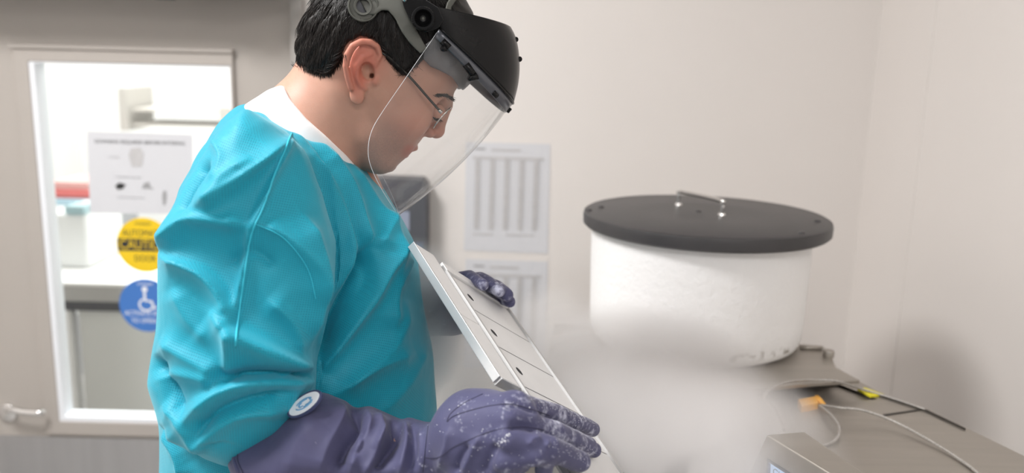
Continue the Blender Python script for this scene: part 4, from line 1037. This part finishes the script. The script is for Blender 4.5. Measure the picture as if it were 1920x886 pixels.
# random small crumple
def crumple(V, F, amp, sc, seed):
    r = np.random.RandomState(seed); N = normals(V, F); Hh = np.zeros(len(V))
    for k in range(9):
        d = r.randn(3); d /= np.linalg.norm(d); fr_ = sc * r.uniform(.6, 1.8); ph = r.rand() * 6
        warp = .9 * np.sin(V @ (r.randn(3) * sc * .5) + r.rand() * 6)
        Hh += (1 - np.abs(np.sin(V @ d * fr_ + ph + warp)) * 1.57) / (fr_ / sc)
    return V + N * (Hh * amp / 3)[:, None]
gw = crumple(gw, GFc, .0016, 26, 3)
gw = relax(gw, GFc, 1, .4)
gown = npmesh('gown', gw, GFc, GOWN, man)
gt = bvh(gw, GFc)
def seam(name, tree, pts, r, m, owner, lift=.0004):
    s_ = snap(tree, spline([np.array(p, float) for p in pts], 10), lift)
    o = tube(name, s_, r, m, None, rings=6); o.parent = owner; return o
seam('seam', gt, [(547, 250), (522, 310), (492, 390), (471, 440), (457, 520), (446, 600), (441, 648)], .0011, SEAM, gown)
seam('seam', gt, [(477, 419), (531, 445), (576, 501), (592, 560)], .0006, SEAM, gown)
# lower gown, trousers and shoes below the picture edge
def loft(name, rings_, m, root, n=48, z_wave=0):
    vs, fs = [], []
    for (cx_, cy_, cz_, a_, b_, ph) in rings_:
        for k in range(n):
            t = 2 * pi * k / n; rr2 = 1 + z_wave * sin(t * 9 + ph)
            vs.append((cx_ + a_ * cos(t) * rr2, cy_ + b_ * sin(t) * rr2, cz_))
    for i in range(len(rings_) - 1):
        for k in range(n): fs.append((i * n + k, i * n + (k + 1) % n, (i + 1) * n + (k + 1) % n, (i + 1) * n + k))
    fs += [list(range(n))[::-1], list(range((len(rings_) - 1) * n, len(rings_) * n))]
    return pymesh(name, vs, fs, m, root, smooth=True)
gz = gw[:, 2].min() + .02; low = gw[gw[:, 2] < gz + .02]
gx0, gx1 = low[:, 0].min(), low[:, 0].max(); gc = ((gx0 + gx1) / 2, 1.165)
gl = loft('gown_skirt', [(gc[0], gc[1], gz + .01, (gx1 - gx0) / 2 - .004, .158, 0), (gc[0] - .005, gc[1], gz - .12, .172, .17, .3), (gc[0] - .01, gc[1], gz - .3, .182, .185, .7), (gc[0] - .01, gc[1], .48, .19, .195, 1.0)], GOWN, None, z_wave=.02)
gl.parent = gown
TROU = noisy(mat('navy_trousers', (.03, .035, .05), .8), 40, .1, .2, 300)
SHOE = noisy(mat('black_shoe', (.02, .02, .02), .5), 40, .1)
for sy in (-.09, .09):
    loft('trousers', [(gc[0] - .01, gc[1] + sy, .62, .085, .08, 0), (gc[0], gc[1] + sy, .35, .065, .065, .5), (gc[0], gc[1] + sy, .09, .06, .06, 1)], TROU, man, z_wave=.015)
    loft('shoe', [(gc[0] + .06, gc[1] + sy, 0, .145, .048, 0), (gc[0] + .06, gc[1] + sy, .03, .148, .05, 0), (gc[0] + .04, gc[1] + sy, .07, .115, .045, 0), (gc[0], gc[1] + sy, .11, .055, .045, 0)], SHOE, man)

# ---- near glove
cuff_px = [(578, 741), (602, 738), (624, 745), (645, 753), (657, 764), (666, 767), (690, 762), (712, 772), (742, 786), (752, 789), (764, 784), (800, 794), (832, 796), (850, 850), (840, 905), (700, 925), (560, 935), (478, 915), (446, 890), (434, 862), (438, 842), (458, 817), (489, 804), (521, 788), (548, 768)]
cp = [B(x, y, .945)[:2] for x, y in cuff_px]
def glove_sdf(X, Y, Z):
    f = inf_sdf(X, Y, Z, cp, -.945, .066, .055)
    palm = rcone(X, Y, Z, B(830, 850, .920), B(890, 812, .885), .030, .036)
    palm = smin(palm, rcone(X, Y, Z, B(890, 808, .885), B(955, 790, .855), .037, .029), .03)
    palm = smin(palm, rcone(X, Y, Z, B(900, 870, .865), B(960, 850, .84), .030, .022), .02)
    f = smin(f, palm, .022)
    F1 = chain(X, Y, Z, [B(968, 756, .860), B(1045, 777, .935), B(1111, 804, 1.015)], [.0120, .0104, .0095])
    F2 = chain(X, Y, Z, [B(955, 787, .835), B(1040, 810, .880), B(1102, 836, .945)], [.0135, .0118, .0106])
    F2b = chain(X, Y, Z, [B(1050, 818, .92), B(1113, 843, .970)], [.0085, .0085])
    F3 = chain(X, Y, Z, [B(955, 824, .825), B(1030, 840, .835), B(1088, 865, .882)], [.0145, .0126, .0106])
    F4 = chain(X, Y, Z, [B(945, 862, .825), B(1005, 852, .825), B(1024, 855, .838), B(1020, 880, .855)], [.0120, .0105, .0095, .0085])
    TT = chain(X, Y, Z, [B(890, 880, .90), B(935, 900, .915), B(985, 905, .93)], [.016, .012, .0095])
    f = smin(f, F1, .007); f = smin(f, F2, .005); f = np.minimum(f, F2b); f = smin(f, F3, .005); f = smin(f, F4, .004); f = smin(f, TT, .008)
    return f
allc = np.array([B(425, 940, .88), B(1150, 940, .88), B(425, 715, .88), B(1150, 715, 1.0), B(425, 940, 1.0), B(1150, 940, 1.0)])
lo = np.array([allc[:, 0].min(), allc[:, 1].min() - .0, -1.05]); hi = np.array([B(1150, 800, 1.04)[0], B(900, 715, .88)[1] + .005, -.78])
NV, NF = build(glove_sdf, BF, lo, hi, .0018, 1)
nw = BF.world(NV)
gfolds = [
 R_([(661, 764), (667, 790), (650, 822), (628, 886)], -.016, 8, 12), R_([(640, 752), (640, 790), (615, 840), (600, 890)], .006, 30, 12),
 R_([(684, 764), (690, 800), (668, 850), (655, 890)], .008, 10, 10), R_([(735, 786), (742, 812), (718, 856), (696, 890)], -.013, 8, 9),
 R_([(758, 786), (764, 830), (748, 890)], .008, 9, 8), R_([(705, 775), (716, 810), (700, 845)], .006, 9, 9), R_([(722, 800), (700, 860), (680, 890)], .006, 7, 7),
 R_([(772, 792), (775, 840), (768, 890)], -.007, 8, 9), R_([(790, 796), (792, 850), (786, 890)], .004, 8, 8),
 R_([(600, 790), (560, 830), (540, 890)], .004, 24, 24), R_([(680, 800), (680, 830), (662, 860)], -.006, 6, 7),
 R_([(842, 800), (838, 840), (820, 886)], .004, 7, 8), R_([(905, 815), (885, 850), (868, 890)], .005, 10, 8), R_([(880, 830), (862, 860), (850, 890)], -.005, 8, 8),
 R_([(930, 830), (915, 860), (905, 890)], -.004, 8, 9), R_([(940, 760), (975, 758), (1010, 775)], -.004, 6, 7), R_([(950, 800), (985, 798), (1010, 806)], -.005, 5, 6),
 R_([(990, 835), (1000, 822), (1015, 822)], .003, 5, 5), R_([(1022, 838), (1030, 826)], .003, 4, 4),
]
nw = creases(nw, NF, [(p_, a_ * 1.35, u_, v_) for p_, a_, u_, v_ in gfolds]); nw = crumple(nw, NF, .0007, 60, 5); nw = relax(nw, NF, 1, .3)
glove_nodes(GLOVE, W(1050, 800, .92), .19)
glove = npmesh('glove', nw, NF, GLOVE, man)
nt_ = bvh(nw, NF)
for pts in ([(839, 790), (850, 780), (881, 769), (920, 760), (958, 757), (990, 765), (1030, 778)], [(795, 856), (822, 857), (847, 839), (880, 824), (927, 806), (979, 800), (1020, 806)],
            [(803, 798), (799, 830), (793, 884)], [(838, 790), (845, 775), (870, 755), (905, 738)]):
    seam('stitching', nt_, pts, .00045, GLOVED, glove, .0002)
rimp = [(458, 820), (446, 838), (441, 862), (450, 886)]
seam('stitching', nt_, [(462, 822), (449, 842), (446, 862), (456, 886)], .0005, GLOVED, glove)
seam('hem_piping', nt_, [(455, 823), (442, 842), (438.5, 862), (447, 886)], .0022, GLOVE, glove, 0)
# clumps of frost
FR = noisy(mat('frost', (.86, .88, .93), .9), 200, .05)
vs, fs = [], []
for k in range(420):
    if k < 26: x, y = 941 + rng.randn() * 7, 829 + rng.randn() * 5; r_ = rng.uniform(.0003, .0010)
    elif k < 32: x, y = 952 + rng.randn() * 2, 815 + rng.randn() * 2.5; r_ = rng.uniform(.0005, .0011)
    elif k < 170: x = rng.uniform(985, 1124); y = 745 + (x - 985) * .40 + rng.randn() * 4 - 4; r_ = rng.uniform(.0002, .0005)
    elif k < 300: x = rng.uniform(1030, 1120); y = 800 + (x - 1030) * .5 + rng.rand() * 35; r_ = rng.uniform(.0002, .0005)
    else: x = rng.uniform(800, 1090); y = rng.uniform(740, 886); r_ = rng.uniform(.00018, .0006) * (1.6 if k > 408 else 1)
    s_ = snap(nt_, [(x, y)], 0)
    if not s_: continue
    c = s_[0]; b0 = len(vs)
    for dx, dy, dz in ((1, 0, 0), (-1, 0, 0), (0, 1, 0), (0, -1, 0), (0, 0, 1), (0, 0, -1)): vs.append(c + np.array([dx, dy, dz]) * r_ * rng.uniform(.6, 1.3))
    for t in ((0, 2, 4), (2, 1, 4), (1, 3, 4), (3, 0, 4), (2, 0, 5), (1, 2, 5), (3, 1, 5), (0, 3, 5)): fs.append(tuple(b0 + i for i in t))
fo = pymesh('frost_crystals', vs, fs, FR, None, smooth=True, recalc=False); fo.parent = glove; fo['kind'] = 'stuff'
# round badge on the cuff, seen nearly edge-on
_d = proj(snap(nt_, [(578, 768)])[0])[2] - .0035
bc = W(573, 758, _d); bx = W(600, 743, _d) - W(548, 775, _d + .004); bx /= np.linalg.norm(bx)
by = W(583, 774, _d - .010) - W(562, 742, _d + .012); by -= bx * (by @ bx); by /= np.linalg.norm(by); bz = np.cross(bx, by)
if bz @ (CC - bc) < 0: bz = -bz
def oval(name, a_, b_, z0, th, m, cx0=0, cy0=0, n=56):
    o = prism(name, [bc + bx * (cx0 + a_ * cos(t)) + by * (cy0 + b_ * sin(t)) + bz * z0 for t in np.linspace(0, 2 * pi, n, endpoint=False)], bz * th, m, None)
    o.parent = glove; return o
oval('badge_rim', .0215, .0125, -.0005, .0028, noisy(mat('badge_navy', (.05, .06, .14), .6), 60, .1))
oval('badge', .0190, .0103, .0018, .0008, WHT)
BB = noisy(mat('badge_blue', (.16, .38, .62), .6), 60, .2)
for k, (r0, a0_, a1_, ox) in enumerate(((.0105, .2, 2.9, 0), (.0075, 2.4, 5.2, .001), (.0055, -.8, 1.9, .003), (.010, 3.6, 6.0, 0), (.004, 1.5, 4.6, -.002), (.0085, .9, 2.2, .004))):
    o = tube('badge_mark', [bc + bx * (ox + r0 * cos(t)) + by * r0 * .52 * sin(t) + bz * .0026 for t in np.linspace(a0_, a1_, 14)], .0008, BB, None, rings=6)
    o.parent = glove
# sleeve edge turned up behind the badge
# ---- far glove
def far_sdf(X, Y, Z):
    f = rcone(X, Y, Z, B(735, 562, 1.335), B(800, 560, 1.270), .062, .052)
    f = smin(f, rcone(X, Y, Z, B(800, 558, 1.270), B(848, 575, 1.235), .042, .034), .03)
    f = smin(f, rcone(X, Y, Z, B(848, 575, 1.235), B(895, 572, 1.220), .034, .028), .02)
    for a_, b_, c_2, r_ in (((872, 545, 1.220), (915, 533, 1.200), (950, 553, 1.150), .0110), ((880, 556, 1.235), (918, 545, 1.215), (956, 566, 1.170), .0105),
                     ((862, 532, 1.205), (900, 524, 1.180), (936, 546, 1.135), .0105), ((852, 526, 1.190), (880, 518, 1.165), (906, 534, 1.120), .0095)):
        f = smin(f, chain(X, Y, Z, [B(*a_), B(*b_), B(*c_2)], [r_ * 1.15, r_, r_ * .85]), .004)
    f = smin(f, chain(X, Y, Z, [B(860, 590, 1.205), B(900, 600, 1.185), B(930, 605, 1.175)], [.014, .012, .010]), .008)
    return f
lo = np.array([B(690, 650, 1.35)[0], B(700, 660, 1.3)[1], -1.42]); hi = np.array([B(985, 500, 1.2)[0], B(975, 470, 1.3)[1], -1.08])
FV, FFc = build(far_sdf, BF, lo, hi, .0026, 1)
fw = crumple(BF.world(FV), FFc, .0016, 55, 9); fw = relax(fw, FFc, 1, .3)
GLOVE2 = GLOVE.copy(); GLOVE2.name = 'blue_violet_nylon_far'
for n_ in GLOVE2.node_tree.nodes:
    if n_.type == 'VECT_MATH': n_.inputs[1].default_value = tuple(W(930, 550, 1.12))
npmesh('glove', fw, FFc, GLOVE2, man)

# ---- eyeglasses
gls = empty('eyeglasses', tuple(HF.world(H(820, 215, 0)[None])[0])); adopt(man, gls)
SILV = noisy(mat('silver_frame', (.55, .53, .50), .25, .95), 60, .1); TEMP = noisy(mat('dark_temple', (.05, .045, .04), .35, .6), 60, .1)
def HW(px, py, l): return HF.world(H(px, py, l)[None])[0]
def HL(v): return HF.world(np.asarray(v)[None])[0]
def gpart(name, o): o.name = name; o.parent = gls; o.matrix_parent_inverse = Matrix.Translation(Vector(man.location) + Vector(gls.location) - Vector(man.location)).inverted(); return o
gls.matrix_parent_inverse = Matrix.Translation(man.location).inverted()
lc0 = H(827, 220, 0); 
for sg in (1, -1):
    rim = []
    for t in np.linspace(0, 2 * pi, 40, endpoint=False):
        e = .62; uu = .0165 * np.sign(sin(t)) * abs(sin(t)) ** e; ll = .026 * np.sign(cos(t)) * abs(cos(t)) ** e
        l = .035 + ll; v = np.array([lc0[0], lc0[1], 0]) + np.r_[hu * uu, 0] - np.r_[hg * (.004 * ((l - .009) / .05) ** 2), 0]; v[2] = sg * l; rim.append(HL(v))
    gpart('lens_rim', tube('lens_rim', rim, .0008, SILV, None, cyclic=True, rings=8))
    cen = np.mean(rim, 0); n = len(rim); fw_ = (HL(np.r_[hg, 0]) - HL([0, 0, 0])) * .0008
    gpart('lens', pymesh('lens', rim + [cen + fw_] , [(i, (i + 1) % n, n) for i in range(n)], LENS, None, recalc=False))
    tp_ = [HW(712, 96, .079), HW(735, 112, .080), HW(770, 146, .078), HW(800, 180, .073), HW(822, 205, .064)]
    if sg < 0:
        q_ = [H(712, 96, .079), H(735, 112, .080), H(770, 146, .078), H(800, 180, .073), H(822, 205, .064)]
        tp_ = [HL([v[0], v[1], -v[2]]) for v in q_]
    gpart('temple', tube('temple', spline(tp_, 6), .0015, TEMP, None, rings=8))
    e_ = H(824, 207, .062); e_[2] *= sg
    gpart('hinge', tube('hinge', [HL(e_ - np.r_[hg * .002, 0]), HL(e_ + np.r_[hg * .004, 0])], .0022, SILV, None, rings=10))
    p_ = H(818, 218, .010); p_[2] *= sg
    gpart('nose_pad', tube('nose_pad', [HL(p_ - np.r_[hu * .003, 0]), HL(p_ + np.r_[hu * .003, 0])], .0022, LENS, None, rings=10))
b1, b2 = H(836, 213, .010), H(836, 213, -.010); bm_ = H(840, 208, 0)
gpart('bridge', tube('bridge', spline([HL(b1), HL(bm_), HL(b2)], 6), .0009, SILV, None, rings=8))

# ---- face shield
fs_ = empty('face_shield', tuple(HW(860, 60, 0))); adopt(man, fs_)
def spart(o): o.parent = fs_; o.matrix_parent_inverse = Matrix.Translation(fs_.location).inverted(); return o
LWD = .093
def lerp_path(pts, t):
    k = np.linspace(0, 1, len(pts)); P = np.array(pts, float); return np.array([np.interp(t, k, P[:, 0]), np.interp(t, k, P[:, 1])])
def ushape(near_px, front_px, th, lw=LWD, ex=.85):
    """point of a band curve: th -90..90 deg, 0 = front"""
    n = H(*near_px, lw); f_ = H(*front_px, 0); c = abs(cos(th)) ** ex
    v = n * (1 - c) + f_ * c; s = np.sign(th) * abs(sin(th)) ** .9; v = np.array([v[0], v[1], lw * s]); return v
def band(name, near_pts, front_pts, nv, m, lw=LWD, thick=.002, nth=64, ths=None, lwf=None, ex=.85, bulge=None):
    vs, fs = [], []
    th = np.linspace(-pi / 2, pi / 2, nth) if ths is None else ths
    for i in range(nv):
        t = i / (nv - 1)
        for a in th:
            v = ushape(lerp_path(near_pts, t), lerp_path(front_pts, t), a, lw if lwf is None else lwf(t), ex)
            if bulge: v = v + np.r_[hg * bulge(t, a), 0]
            vs.append(HL(v))
    for i in range(nv - 1):
        for k in range(len(th) - 1):
            fs.append((i * len(th) + k, i * len(th) + k + 1, (i + 1) * len(th) + k + 1, (i + 1) * len(th) + k))
    o = spart(pymesh(name, vs, fs, m, None, smooth=True))
    if thick:
        sm = o.modifiers.new('thickness', 'SOLIDIFY'); sm.thickness = thick; sm.offset = 0
    return o
band('crown_guard', spline([(824, 50), (812, 34), (800, 20), (788, 6)], 4), spline([(960, 192), (968, 160), (971, 128), (969, 96), (963, 70), (955, 54)], 4), 24, BLACKP)
# rim bead along the guard edge
spart(tube('guard_rim', [HL(ushape((823, 51), (960, 194), a)) for a in np.linspace(-pi / 2, pi / 2, 60)], .0016, BLACKP, None, rings=8))
for (vx, vy) in ((963, 76), (970, 112)):
    for sg in (1, -1):
        v_ = H(vx, vy, .0); c = HL(np.array([v_[0], v_[1], .016 * sg])); fdir = HL(np.r_[hg, 0]) - HL([0, 0, 0])
        spart(tube('vent_slot', [c - fdir * .0005 + (HL([0, 0, -.006]) - HL([0, 0, 0])), c - fdir * .0005 + (HL([0, 0, .006]) - HL([0, 0, 0]))], .0035, BLACKP, None, rings=10))
# side plate and knob
sp_px = [(748, -30), (752, -5), (757, 14), (766, 33), (780, 54), (800, 61), (822, 53), (832, 38), (822, 14), (800, 0), (790, -30)]
for sg in (1, -1):
    pts_ = []
    for x, y in sp_px:
        v = H(x, y, .094); v[2] *= sg; pts_.append(HL(v))
    spart(prism('side_plate', pts_, (HL([0, 0, .004 * sg]) - HL([0, 0, 0])), BLACKP, None, .0012))
    kc = H(793, 35, .099); kc[2] *= sg; kc = HL(kc)
    ax_ = (HL([1, 0, 0]) - HL([0, 0, 0]), HL([0, 1, 0]) - HL([0, 0, 0]), (HL([0, 0, 1]) - HL([0, 0, 0])) * sg)
    kb = spart(lathe('knob', [(0, .0045), (.0035, .0050), (.0075, .0025), (.0090, .0040), (.0100, .0100), (.0124, .0100), (.0134, .0080), (.0138, 0)], kc, BLACKP, None, 48, ax_))
    for k in range(28):
        a = 2 * pi * k / 28; p0 = kc + ax_[0] * .0133 * cos(a) + ax_[1] * .0133 * sin(a) + ax_[2] * .001; 
        if sg > 0: spart(tube('knob_ridge', [p0, p0 + ax_[2] * .0085 - ax_[0] * .0008 * cos(a) - ax_[1] * .0008 * sin(a)], .0006, BLACKP, None, rings=6))
    spart(lathe('knob_cap', [(0, .0052), (.0014, .0052), (.0020, .0044), (.0026, .0050), (.0030, .0044)], kc, GREYP, None, 24, ax_))
# visor holder strip with slots
HOLD = noisy(mat('grey_holder_strip', (.10, .105, .12), .28, .3), 30, .15)
band('holder_strip', [(824, 52), (816, 70)], [(959, 193), (945, 210)], 3, HOLD, lw=LWD - .002, thick=.0022)
def onstrip(px, py, lift=.0022):
    """point on the near side of the strip for a pixel (search the band angle)"""
    best = None
    for a in np.linspace(.05, pi / 2, 200):
        for t in (0, .25, .5, .75, 1):
            v = ushape(lerp_path([(824, 52), (816, 70)], t), lerp_path([(959, 193), (945, 210)], t), a, LWD - .002); w = HL(v); q = proj(w); e = (q[0] - px) ** 2 + (q[1] - py) ** 2
            if best is None or e < best[0]: best = (e, w, v[2])
    return best[1] + (HL([0, 0, 1]) - HL([0, 0, 0])) * lift
for (x0_, y0_, x1_, y1_, r_) in ((829, 76, 842, 90, .0042), (873, 121, 893, 144, .0044), (922, 173, 929, 181, .0036)):
    p0, p1 = onstrip(x0_, y0_, -.0006), onstrip(x1_, y1_, -.0006)
    spart(tube('slot', [p0, p0 * .5 + p1 * .5, p1], r_, BLACKP, None, rings=14))
for (x0_, y0_, x1_, y1_) in ((834, 92, 824, 96), (896, 142, 878, 150)):
    p0, p1 = onstrip(x0_, y0_, .003), onstrip(x0_, y0_, .003) + (W(x1_, y1_, 1.0) - W(x0_, y0_, 1.0))
    spart(tube('latch', [p0, p0 * .4 + p1 * .6, p1], .003, BLACKP, None, rings=8, rad=[.0042, .0036, .0016]))
cb = HW(951, 203, .004)
e1_ = HL(np.r_[hg, 0]) - HL([0, 0, 0]); e2_ = HL(np.r_[hu, 0]) - HL([0, 0, 0]); e3_ = HL([0, 0, 1]) - HL([0, 0, 0])
spart(prism('front_clip', [cb - e1_ * .005 - e2_ * .004 - e3_ * .006, cb + e1_ * .005 - e2_ * .004 - e3_ * .006, cb + e1_ * .005 + e2_ * .003 - e3_ * .006, cb - e1_ * .005 + e2_ * .003 - e3_ * .006], e3_ * .012, BLACKP, None, .001))
# visor sheet
cpath = [0, .05, .16, .45, 1.0]; bx_ = [706, 692, 691, 712, 747]; by_ = [222, 262, 300, 346, 404]
cspl = np.array(spline([np.array(q, float) for q in zip([0, .03, .10, .2, .45, 1.0], [722, 700, 691, 693, 712, 747], [202, 238, 270, 304, 348, 404])], 8))
nth, nv = 120, 40; vs, fs = [], []; edge = []
_c = np.linspace(0, 1, nth // 2) ** 1.8; _a = np.arccos(_c ** (1 / .85)); th = np.r_[-_a, _a[::-1][1:]]; nth = len(th)
def vis(t, a):
    c = abs(cos(a)) ** .85
    cs5 = cspl
    top = ushape((820, 60), (957, 197), a, LWD - .004)
    lw = LWD - .004 - .004
    b = H(np.interp(c, cs5[:, 0], cs5[:, 1]), np.interp(c, cs5[:, 0], cs5[:, 2]), lw * abs(sin(a)) ** .9); b = np.array([b[0], b[1], lw * np.sign(a) * abs(sin(a)) ** .9])
    v = top * (1 - t) + b * t
    v = v + np.r_[hg, 0] * .0115 * c ** 2 * (4 * t * (1 - t)) * .8
    return HL(v)
for i in range(nv):
    for a in th: vs.append(vis(i / (nv - 1), a))
for i in range(nv - 1):
    for k in range(nth - 1): fs.append((i * nth + k, i * nth + k + 1, (i + 1) * nth + k + 1, (i + 1) * nth + k))
vz = spart(pymesh('visor', vs, fs, VISOR, None, smooth=True))
loop = [vis(t, th[-1]) for t in np.linspace(0, 1, 24)] + [vis(1, a) for a in th[::-1][1:-1]] + [vis(t, th[0]) for t in np.linspace(1, 0, 24)]
spart(tube('visor_edge', loop, .00030, VEDGE, None, rings=6))
# grey harness hugging the hair and the smoked brow pad
def shell(name, polys, grow, half, m, h=.0015, side=0):
    PP = [[H(x, y, .06)[:2] for x, y in p] for p in polys]
    def sdf(X, Y, Z):
        f = np.abs(head_core(X, Y, Z, grow)) - half
        D = None
        for P in PP:
            d = -polydist(X[:, :, 0], Y[:, :, 0], P)[:, :, None]; D = d if D is None else np.minimum(D, d)
        f = smax(f, D * np.ones_like(f), .0012)
        return f if not side else np.maximum(f, .004 - Z * side)
    allp = [q for p in polys for q in p]
    lo, hi = bounds(HF, allp, -.115, .115); V, F_ = build(sdf, HF, lo, hi, h, 1)
    return spart(npmesh(name, HF.world(V), F_, m, None))
H_PX = [[(672, -45), (668, -8), (690, 30), (704, 32), (716, 23), (728, 24), (740, 38), (752, 62), (766, 82), (786, 102), (800, 94), (784, 66), (770, 40), (762, 10), (790, -5), (800, -45)]]
for sd_ in (1, -1): shell('harness', H_PX, .0115, .0014, GREYP, side=sd_)
shell('crown_strap', [[(830, 30), (836, 8), (848, -15), (870, -20), (856, 0), (846, 14), (842, 32)]], .0115, .0014, GREYP)
shell('brow_pad', [[(792, 112), (796, 84), (830, 60), (900, 95), (888, 158), (872, 170), (862, 164), (846, 144), (822, 132), (806, 126)]], .009, .0022, SMOKE)
bc_ = H(681, 12, .084); bc_ = HL(bc_)
ax_ = (HL([1, 0, 0]) - HL([0, 0, 0]), HL([0, 1, 0]) - HL([0, 0, 0]), HL([0, 0, 1]) - HL([0, 0, 0]))
spart(lathe('harness_boss', [(.0075, .002), (.0078, .0075), (.0100, .0080), (.0108, .0045), (.0148, .0045), (.0158, .0065), (.0172, .0062), (.0178, 0), (.0075, .0)], bc_, GREYP, None, 56, ax_, caps=False))
spart(lathe('boss_hole', [(0, .0018), (.0078, .0018), (.0078, 0)], bc_, DKGREY, None, 40, ax_))
spart(tube('harness_pin', [HL(H(757, 2, .097)), HL(H(764, -8, .099))], .0035, SILV, None, rings=10))

# ================================================================== VAPOUR
blobs = [((.24, 1.12, 1.03), (.24, .26, .12), 48), ((.22, 1.36, 1.045), (.23, .20, .125), 34), ((.09, 1.22, 1.05), (.17, .22, .13), 16), ((.36, 1.20, 1.03), (.14, .15, .075), 14),
         ((-.135, 1.16, 1.18), (.10, .13, .13), 50), ((-.05, 1.20, 1.08), (.11, .18, .13), 8), ((.13, 1.05, 1.10), (.13, .16, .10), 10), ((.09, 1.62, 1.06), (.09, .14, .08), 10)]
def fog_sdf(X, Y, Z):
    f = None
    for c, r, _ in blobs:
        e = ell(X, Y, Z, c, [q * 1.02 for q in r]); f = e if f is None else smin(f, e, .04)
    return f + .010 * np.sin(X * 60 + 2 * np.sin(Y * 30)) * np.sin(Y * 50 + Z * 40) * np.sin(Z * 60)
lo = np.min([np.array(c) - r for c, r, _ in blobs], 0) - .04; hi = np.max([np.array(c) + r for c, r, _ in blobs], 0) + .04
WFr = Frame(np.zeros(3), np.array([1., 0, 0]), np.array([0, 1., 0]), np.array([0, 0, 1.]))
QV, QF = build(fog_sdf, WFr, lo, hi, .012, 1)
FOG = bpy.data.materials.new('vapour'); FOG.use_nodes = True; nt = FOG.node_tree; nt.nodes.clear()
out = nd(FOG, 'ShaderNodeOutputMaterial'); vp = nd(FOG, 'ShaderNodeVolumePrincipled'); lk(FOG, vp.outputs[0], out.inputs['Volume'])
vp.inputs['Color'].default_value = (.955, .945, .945, 1); vp.inputs['Anisotropy'].default_value = .15
tc = nd(FOG, 'ShaderNodeTexCoord')
nz = nd(FOG, 'ShaderNodeTexNoise'); nz.inputs['Scale'].default_value = 7; nz.inputs['Detail'].default_value = 4; nz.inputs['Roughness'].default_value = .6; nz.inputs['Distortion'].default_value = .7; lk(FOG, tc.outputs['Object'], nz.inputs['Vector'])
nr = nd(FOG, 'ShaderNodeMapRange'); nr.inputs[1].default_value = .34; nr.inputs[2].default_value = .66; nr.inputs[3].default_value = .04; nr.inputs[4].default_value = 1.7; lk(FOG, nz.outputs[0], nr.inputs[0])
acc = None
for c, r, A_ in blobs:
    sb = nd(FOG, 'ShaderNodeVectorMath', operation='SUBTRACT'); sb.inputs[1].default_value = c; lk(FOG, tc.outputs['Object'], sb.inputs[0])
    dv = nd(FOG, 'ShaderNodeVectorMath', operation='DIVIDE'); dv.inputs[1].default_value = r; lk(FOG, sb.outputs[0], dv.inputs[0])
    ln = nd(FOG, 'ShaderNodeVectorMath', operation='LENGTH'); lk(FOG, dv.outputs[0], ln.inputs[0])
    mr = nd(FOG, 'ShaderNodeMapRange', interpolation_type='SMOOTHSTEP'); mr.inputs[1].default_value = 1.0; mr.inputs[2].default_value = .1; mr.inputs[3].default_value = 0; mr.inputs[4].default_value = A_; lk(FOG, ln.outputs['Value'], mr.inputs[0])
    if acc is None: acc = mr.outputs[0]
    else:
        ad = nd(FOG, 'ShaderNodeMath', operation='MAXIMUM'); lk(FOG, acc, ad.inputs[0]); lk(FOG, mr.outputs[0], ad.inputs[1]); acc = ad.outputs[0]
mu = nd(FOG, 'ShaderNodeMath', operation='MULTIPLY'); lk(FOG, acc, mu.inputs[0]); lk(FOG, nr.outputs[0], mu.inputs[1]); lk(FOG, mu.outputs[0], vp.inputs['Density'])
fog = npmesh('cold_vapour', QV, QF, FOG); tag(fog, 'white cold vapour billowing out of the open freezer neck', 'vapour', kind='stuff')
